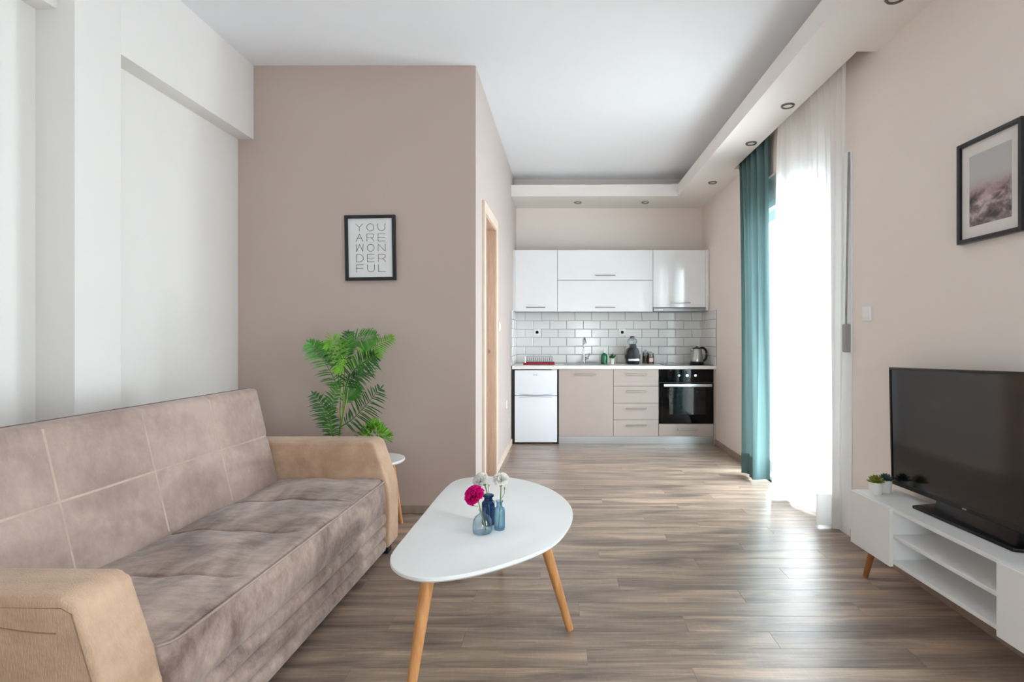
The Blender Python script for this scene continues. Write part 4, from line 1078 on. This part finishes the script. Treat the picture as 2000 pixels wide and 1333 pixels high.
# jars
for (pxx, dd, hh, rr, lb, lab) in ((1261.0, 6.47, 0.165, 0.040, 'taller glass jar of brown grounds beside the coffee machine', False), (1271.0, 6.38, 0.145, 0.040, 'glass jar with a pale label in front of the taller jar', True)):
    c = Vector((kx(pxx, dd), dd, ZW + 0.0005)); t = thing('glass_jar', lb, 'jar', c)
    obj('glass', lathe(NB(), [(0, 0), (rr - 0.004, 0), (rr, 0.006), (rr, hh * 0.68), (rr * 0.82, hh * 0.78), (rr * 0.82, hh * 0.82), (rr * 0.78, hh * 0.82), (rr * 0.78, hh * 0.78), (rr - 0.004, hh * 0.66), (rr - 0.004, 0.006), (0, 0.005)], c, 24, cap=False), M['clear_glass'], t)
    obj('contents', lathe(NB(), [(rr - 0.006, 0.008), (rr - 0.006, hh * 0.6), (0, hh * 0.62)], c, 20), M['coffee'], t)
    obj('lid', lathe(NB(), [(rr * 0.9, hh * 0.825), (rr * 0.95, hh * 0.85), (rr * 0.9, hh * 0.9), (rr * 0.3, hh * 0.915), (rr * 0.3, hh * 0.94), (rr * 0.42, hh * 0.97), (rr * 0.2, hh)], c, 20), M['clear_glass'], t)
    if lab: obj('label', box(NB(), c.x - 0.022, c.x + 0.022, c.y - rr - 0.002, c.y - rr + 0.006, c.z + 0.03, c.z + 0.075), M['label'], t)
# kettle
kc = Vector((kx(1360, 6.40), 6.38, 0.8712))
kt = thing('kettle', 'stainless steel electric kettle with black handle on the hob', 'kettle', kc)
obj('base', lathe(NB(), [(0.080, 0.0), (0.082, 0.010), (0.076, 0.020)], kc, 28), M['black_plastic'], kt)
obj('jug', lathe(NB(), [(0.073, 0.021), (0.075, 0.03), (0.072, 0.06), (0.062, 0.12), (0.053, 0.165), (0.050, 0.172)], kc, 32), M['steel'], kt)
obj('lid', lathe(NB(), [(0.052, 0.172), (0.050, 0.182), (0.03, 0.190), (0.012, 0.194), (0.012, 0.2)], kc, 28), M['black_plastic'], kt)
obj('spout', prism(NB(), [(kc.x - 0.075, kc.z + 0.165), (kc.x - 0.045, kc.z + 0.135), (kc.x - 0.045, kc.z + 0.175), (kc.x - 0.070, kc.z + 0.172)], kc.y - 0.016, kc.y + 0.016, 0.003, 1, axis='y'), M['steel'], kt)
obj('handle', tube(NB(), spline([(kc.x + 0.035, kc.y, kc.z + 0.178), (kc.x + 0.075, kc.y, kc.z + 0.182), (kc.x + 0.105, kc.y, kc.z + 0.150), (kc.x + 0.112, kc.y, kc.z + 0.10), (kc.x + 0.098, kc.y, kc.z + 0.05), (kc.x + 0.068, kc.y, kc.z + 0.032)], 22), 0.0135, 10), M['black_plastic'], kt)

# wall units
YU = 6.345; SU = F / YU
def U(p): return (p - VX) / SU
def UZ(p): return H - (p - VY) / SU
u0, u1, u2, u3, u4, u5 = U(1002), U(1005.7), U(1088.8), U(1275.3), U(1378.2), U(1384.5)
ZU1, ZU0 = 2.182, 1.481
def unit(label, x0, x1, z0):
    t = thing('wall_cabinet', label, 'cabinet', ((x0 + x1) / 2, 6.5, z0), group='gloss white wall units')
    obj('body', box(NB(), x0 + 0.001, x1 - 0.001, YU + 0.02, YB - 0.005, z0, ZU1), M['carcass'], t, smooth=False); return t
t = unit('gloss white wall cabinet with one tall door, above the fridge', u1, u2, ZU0)
d = front_panel('door', t, u1, u2, ZU0 - 0.012, ZU1, YU, M['gloss_white']); bar(d, U(1028), U(1065), UZ(601), YU)
obj('filler_strip', box(NB(), u0, u1 - 0.001, YU + 0.004, YB - 0.005, ZU0, ZU1), M['gloss_white'], t, smooth=False)
t = unit('wide gloss white wall cabinet with two lift-up flaps', u2, u3, ZU0)
zm = UZ(547.5)
d = front_panel('flap_door', t, u2, u3, zm, ZU1, YU, M['gloss_white']); bar(d, U(1162.5), U(1201.5), UZ(538.6), YU)
d = front_panel('flap_door', t, u2, u3, ZU0 - 0.012, zm, YU, M['gloss_white']); bar(d, U(1162.5), U(1201), UZ(601), YU)
t = unit('gloss white wall cabinet above the cooker hood', u3, u4, 1.545)
d = front_panel('door', t, u3, u4, UZ(601), ZU1, YU, M['gloss_white']); bar(d, U(1309), U(1347.5), UZ(592), YU)
obj('end_panel', box(NB(), u4 + 0.001, u5, YU + 0.004, YB - 0.005, UZ(607), ZU1), M['gloss_white'], t, smooth=False)
hd = thing('cooker_hood', 'slim steel cooker hood under the right wall cabinet', 'hood', ((u3 + u4) / 2, 6.5, 1.478))
obj('body', box(NB(), u3 + 0.004, u4 - 0.004, YU + 0.03, YB - 0.015, 1.482, 1.543), M['grey_plastic'], hd, smooth=False)
hf = obj('visor', box(NB(), u3 + 0.003, u4 - 0.003, YU - 0.012, YU + 0.03, UZ(609), UZ(602), 0.003, 1), M['steel_dark'], hd)
for i in range(5):
    x_ = U(1280) + i * 0.018
    obj('button', box(NB(), x_, x_ + 0.010, YU - 0.015, YU - 0.0115, UZ(606.5), UZ(604.5)), M['plastic_white'], hf, smooth=False)

# ------------------------------------------------------------------ television bench, television, succulents
tvr = thing('tv_bench', 'low white television bench with two doors and open shelves', 'tv bench', (1.433, 2.72, 0), R(2.5))
BD, BL, BZ0, BZ1 = 0.232, 1.16, 0.184, 0.435
def tl(name, bm, m, par=tvr, **k): return obj(name, bm, m, par, local=True, **k)
T_ = 0.016
tl('top', box(NB(), 0.016, BD, -BL, 0, BZ1 - T_, BZ1, 0.001, 1), M['white_board'], smooth=False)
tl('bottom_panel', box(NB(), 0.018, BD, -BL, 0, BZ0 + 0.006, BZ0 + 0.006 + T_, 0.001, 1), M['white_board'], smooth=False)
for y_ in (-T_, -0.296, -0.878, -BL):
    tl('side_panel', box(NB(), 0.018, BD - 0.004, y_, y_ + T_, BZ0 + 0.006 + T_, BZ1 - T_), M['white_board'], smooth=False)
tl('shelf', box(NB(), 0.02, BD - 0.004, -0.862, -0.296, 0.302, 0.302 + T_, 0.001, 1), M['white_board'], smooth=False)
tl('back_panel', box(NB(), BD - 0.004, BD, -BL, 0, BZ0 + 0.006 + T_, BZ1 - T_), M['white_board'], smooth=False)
for y0, y1 in ((-0.302, 0.0), (-BL, -0.860)):
    tl('door', box(NB(), 0.0, 0.0165, y0, y1, BZ0 - 0.004, BZ1 - 0.0015, 0.0015, 1), M['white_board'])
for (x_, y_, ox, oy) in ((0.075, -0.07, 0.01, 0.085), (0.075, -BL + 0.07, 0.01, -0.05), (0.19, -BL + 0.07, 0.0, -0.05)):
    tl('leg', rod(NB(), (x_ + ox, y_ + oy, 0.001), (x_, y_, BZ0 + 0.006), 0.0125, 0.0175, 18), M['oak_dark'])

tv = thing('television', 'flat black television standing slightly crooked on the white bench', 'television', (1.62, 2.18, BZ1))
TZ = BZ1 + 0.0005
tvm = Matrix.Translation((1.62, 2.205, 0.4896)) @ Matrix.Rotation(R(-2.0), 4, 'X')
TW, TH = 0.975, 0.565
def tvp(name, bm, m, par=tv, **k):
    bm.transform(tvm); return obj(name, bm, m, par, **k)
hw = TW / 2
bm = NB(); box(bm, 0.004, 0.035, -hw, hw, 0, TH, 0.003, 1); box(bm, 0.035, 0.06, -hw + 0.12, hw - 0.12, 0.05, TH - 0.12, 0.01, 1)
cas = tvp('casing', bm, M['black_plastic'])
bm = NB(); b_ = 0.011; bb = 0.02
for s in ((-hw, hw, TH - b_, TH), (-hw, hw, 0, bb), (-hw, -hw + b_, bb, TH - b_), (hw - b_, hw, bb, TH - b_)): box(bm, -0.004, 0.005, s[0], s[1], s[2], s[3], 0.0015, 1)
bz = tvp('bezel', bm, M['black_gloss'])
tvp('screen', box(NB(), 0.0, 0.0045, -hw + b_, hw - b_, bb, TH - b_), M['screen'], smooth=False)
tvp('logo', box(NB(), -0.0052, -0.0035, -0.011, 0.011, 0.007, 0.013), M['grey_plastic'], bz)
bm = NB(); prism(bm, [(1.548, 2.425), (1.665, 2.455), (1.70, 2.40), (1.70, 1.97), (1.665, 1.91), (1.585, 1.93)], TZ, TZ + 0.013, 0.004, 2)
sd_ = obj('stand_base', bm, M['black_gloss'], tv)
bm = NB(); prism(bm, [(1.606, TZ + 0.011), (1.66, TZ + 0.011), (1.65, TZ + 0.12), (1.632, TZ + 0.12)], 1.945, 2.37, 0.004, 2, axis='y')
obj('stand_neck', bm, M['black_gloss'], tv)

def succulent(name, label, c, r, h, m, sr, seed):
    t = thing(name, label, 'plant', c)
    obj('pot', lathe(NB(), [(0, 0), (r * 0.82, 0), (r * 0.86, 0.002), (r, h), (r * 0.9, h), (r * 0.86, h * 0.85), (0, h * 0.85)], c, 28, cap=False), M['pot_white'], t)
    obj('soil', lathe(NB(), [(0, h * 0.84), (r * 0.86, h * 0.84), (0, h * 0.92)], c, 20, cap=False), M['soil'], t)
    bm = NB(); rnd = random.Random(seed)
    for lay_ in range(4):
        el = R((12, 32, 52, 74)[lay_]); k_ = (10, 9, 7, 4)[lay_]; L = sr * (1.0, 0.95, 0.8, 0.62)[lay_]
        for k in range(k_):
            az = 2 * math.pi * (k + 0.5 * lay_) / k_ + rnd.uniform(-.15, .15)
            dv = Vector((math.cos(az) * math.cos(el), math.sin(az) * math.cos(el), math.sin(el)))
            tb_ = NB(); lathe(tb_, [(0.0, 0), (0.09, 0.1), (0.17, 0.45), (0.15, 0.75), (0.05, 0.95), (0, 1.0)], (0, 0, 0), 8, cap=False)
            tb_.transform(Matrix.Translation(c + Vector((0, 0, h * 0.93 + 0.004 * lay_))) @ dv.to_track_quat('Z', 'Y').to_matrix().to_4x4() @ Matrix.Diagonal((L * 1.0, L * 0.5, L, 1)))
            add(bm, tb_)
    obj('rosette', bm, m, t)
succulent('potted_succulent', 'yellow-green succulent in a white pot at the front corner of the bench', Vector((1.515, 2.645, BZ1 + 0.0005)), 0.0315, 0.057, M['succ_green'], 0.043, 1)
succulent('potted_succulent', 'dark blue-green succulent in a white pot behind the yellow-green one', Vector((1.578, 2.672, BZ1 + 0.0005)), 0.028, 0.060, M['succ_blue'], 0.040, 2)
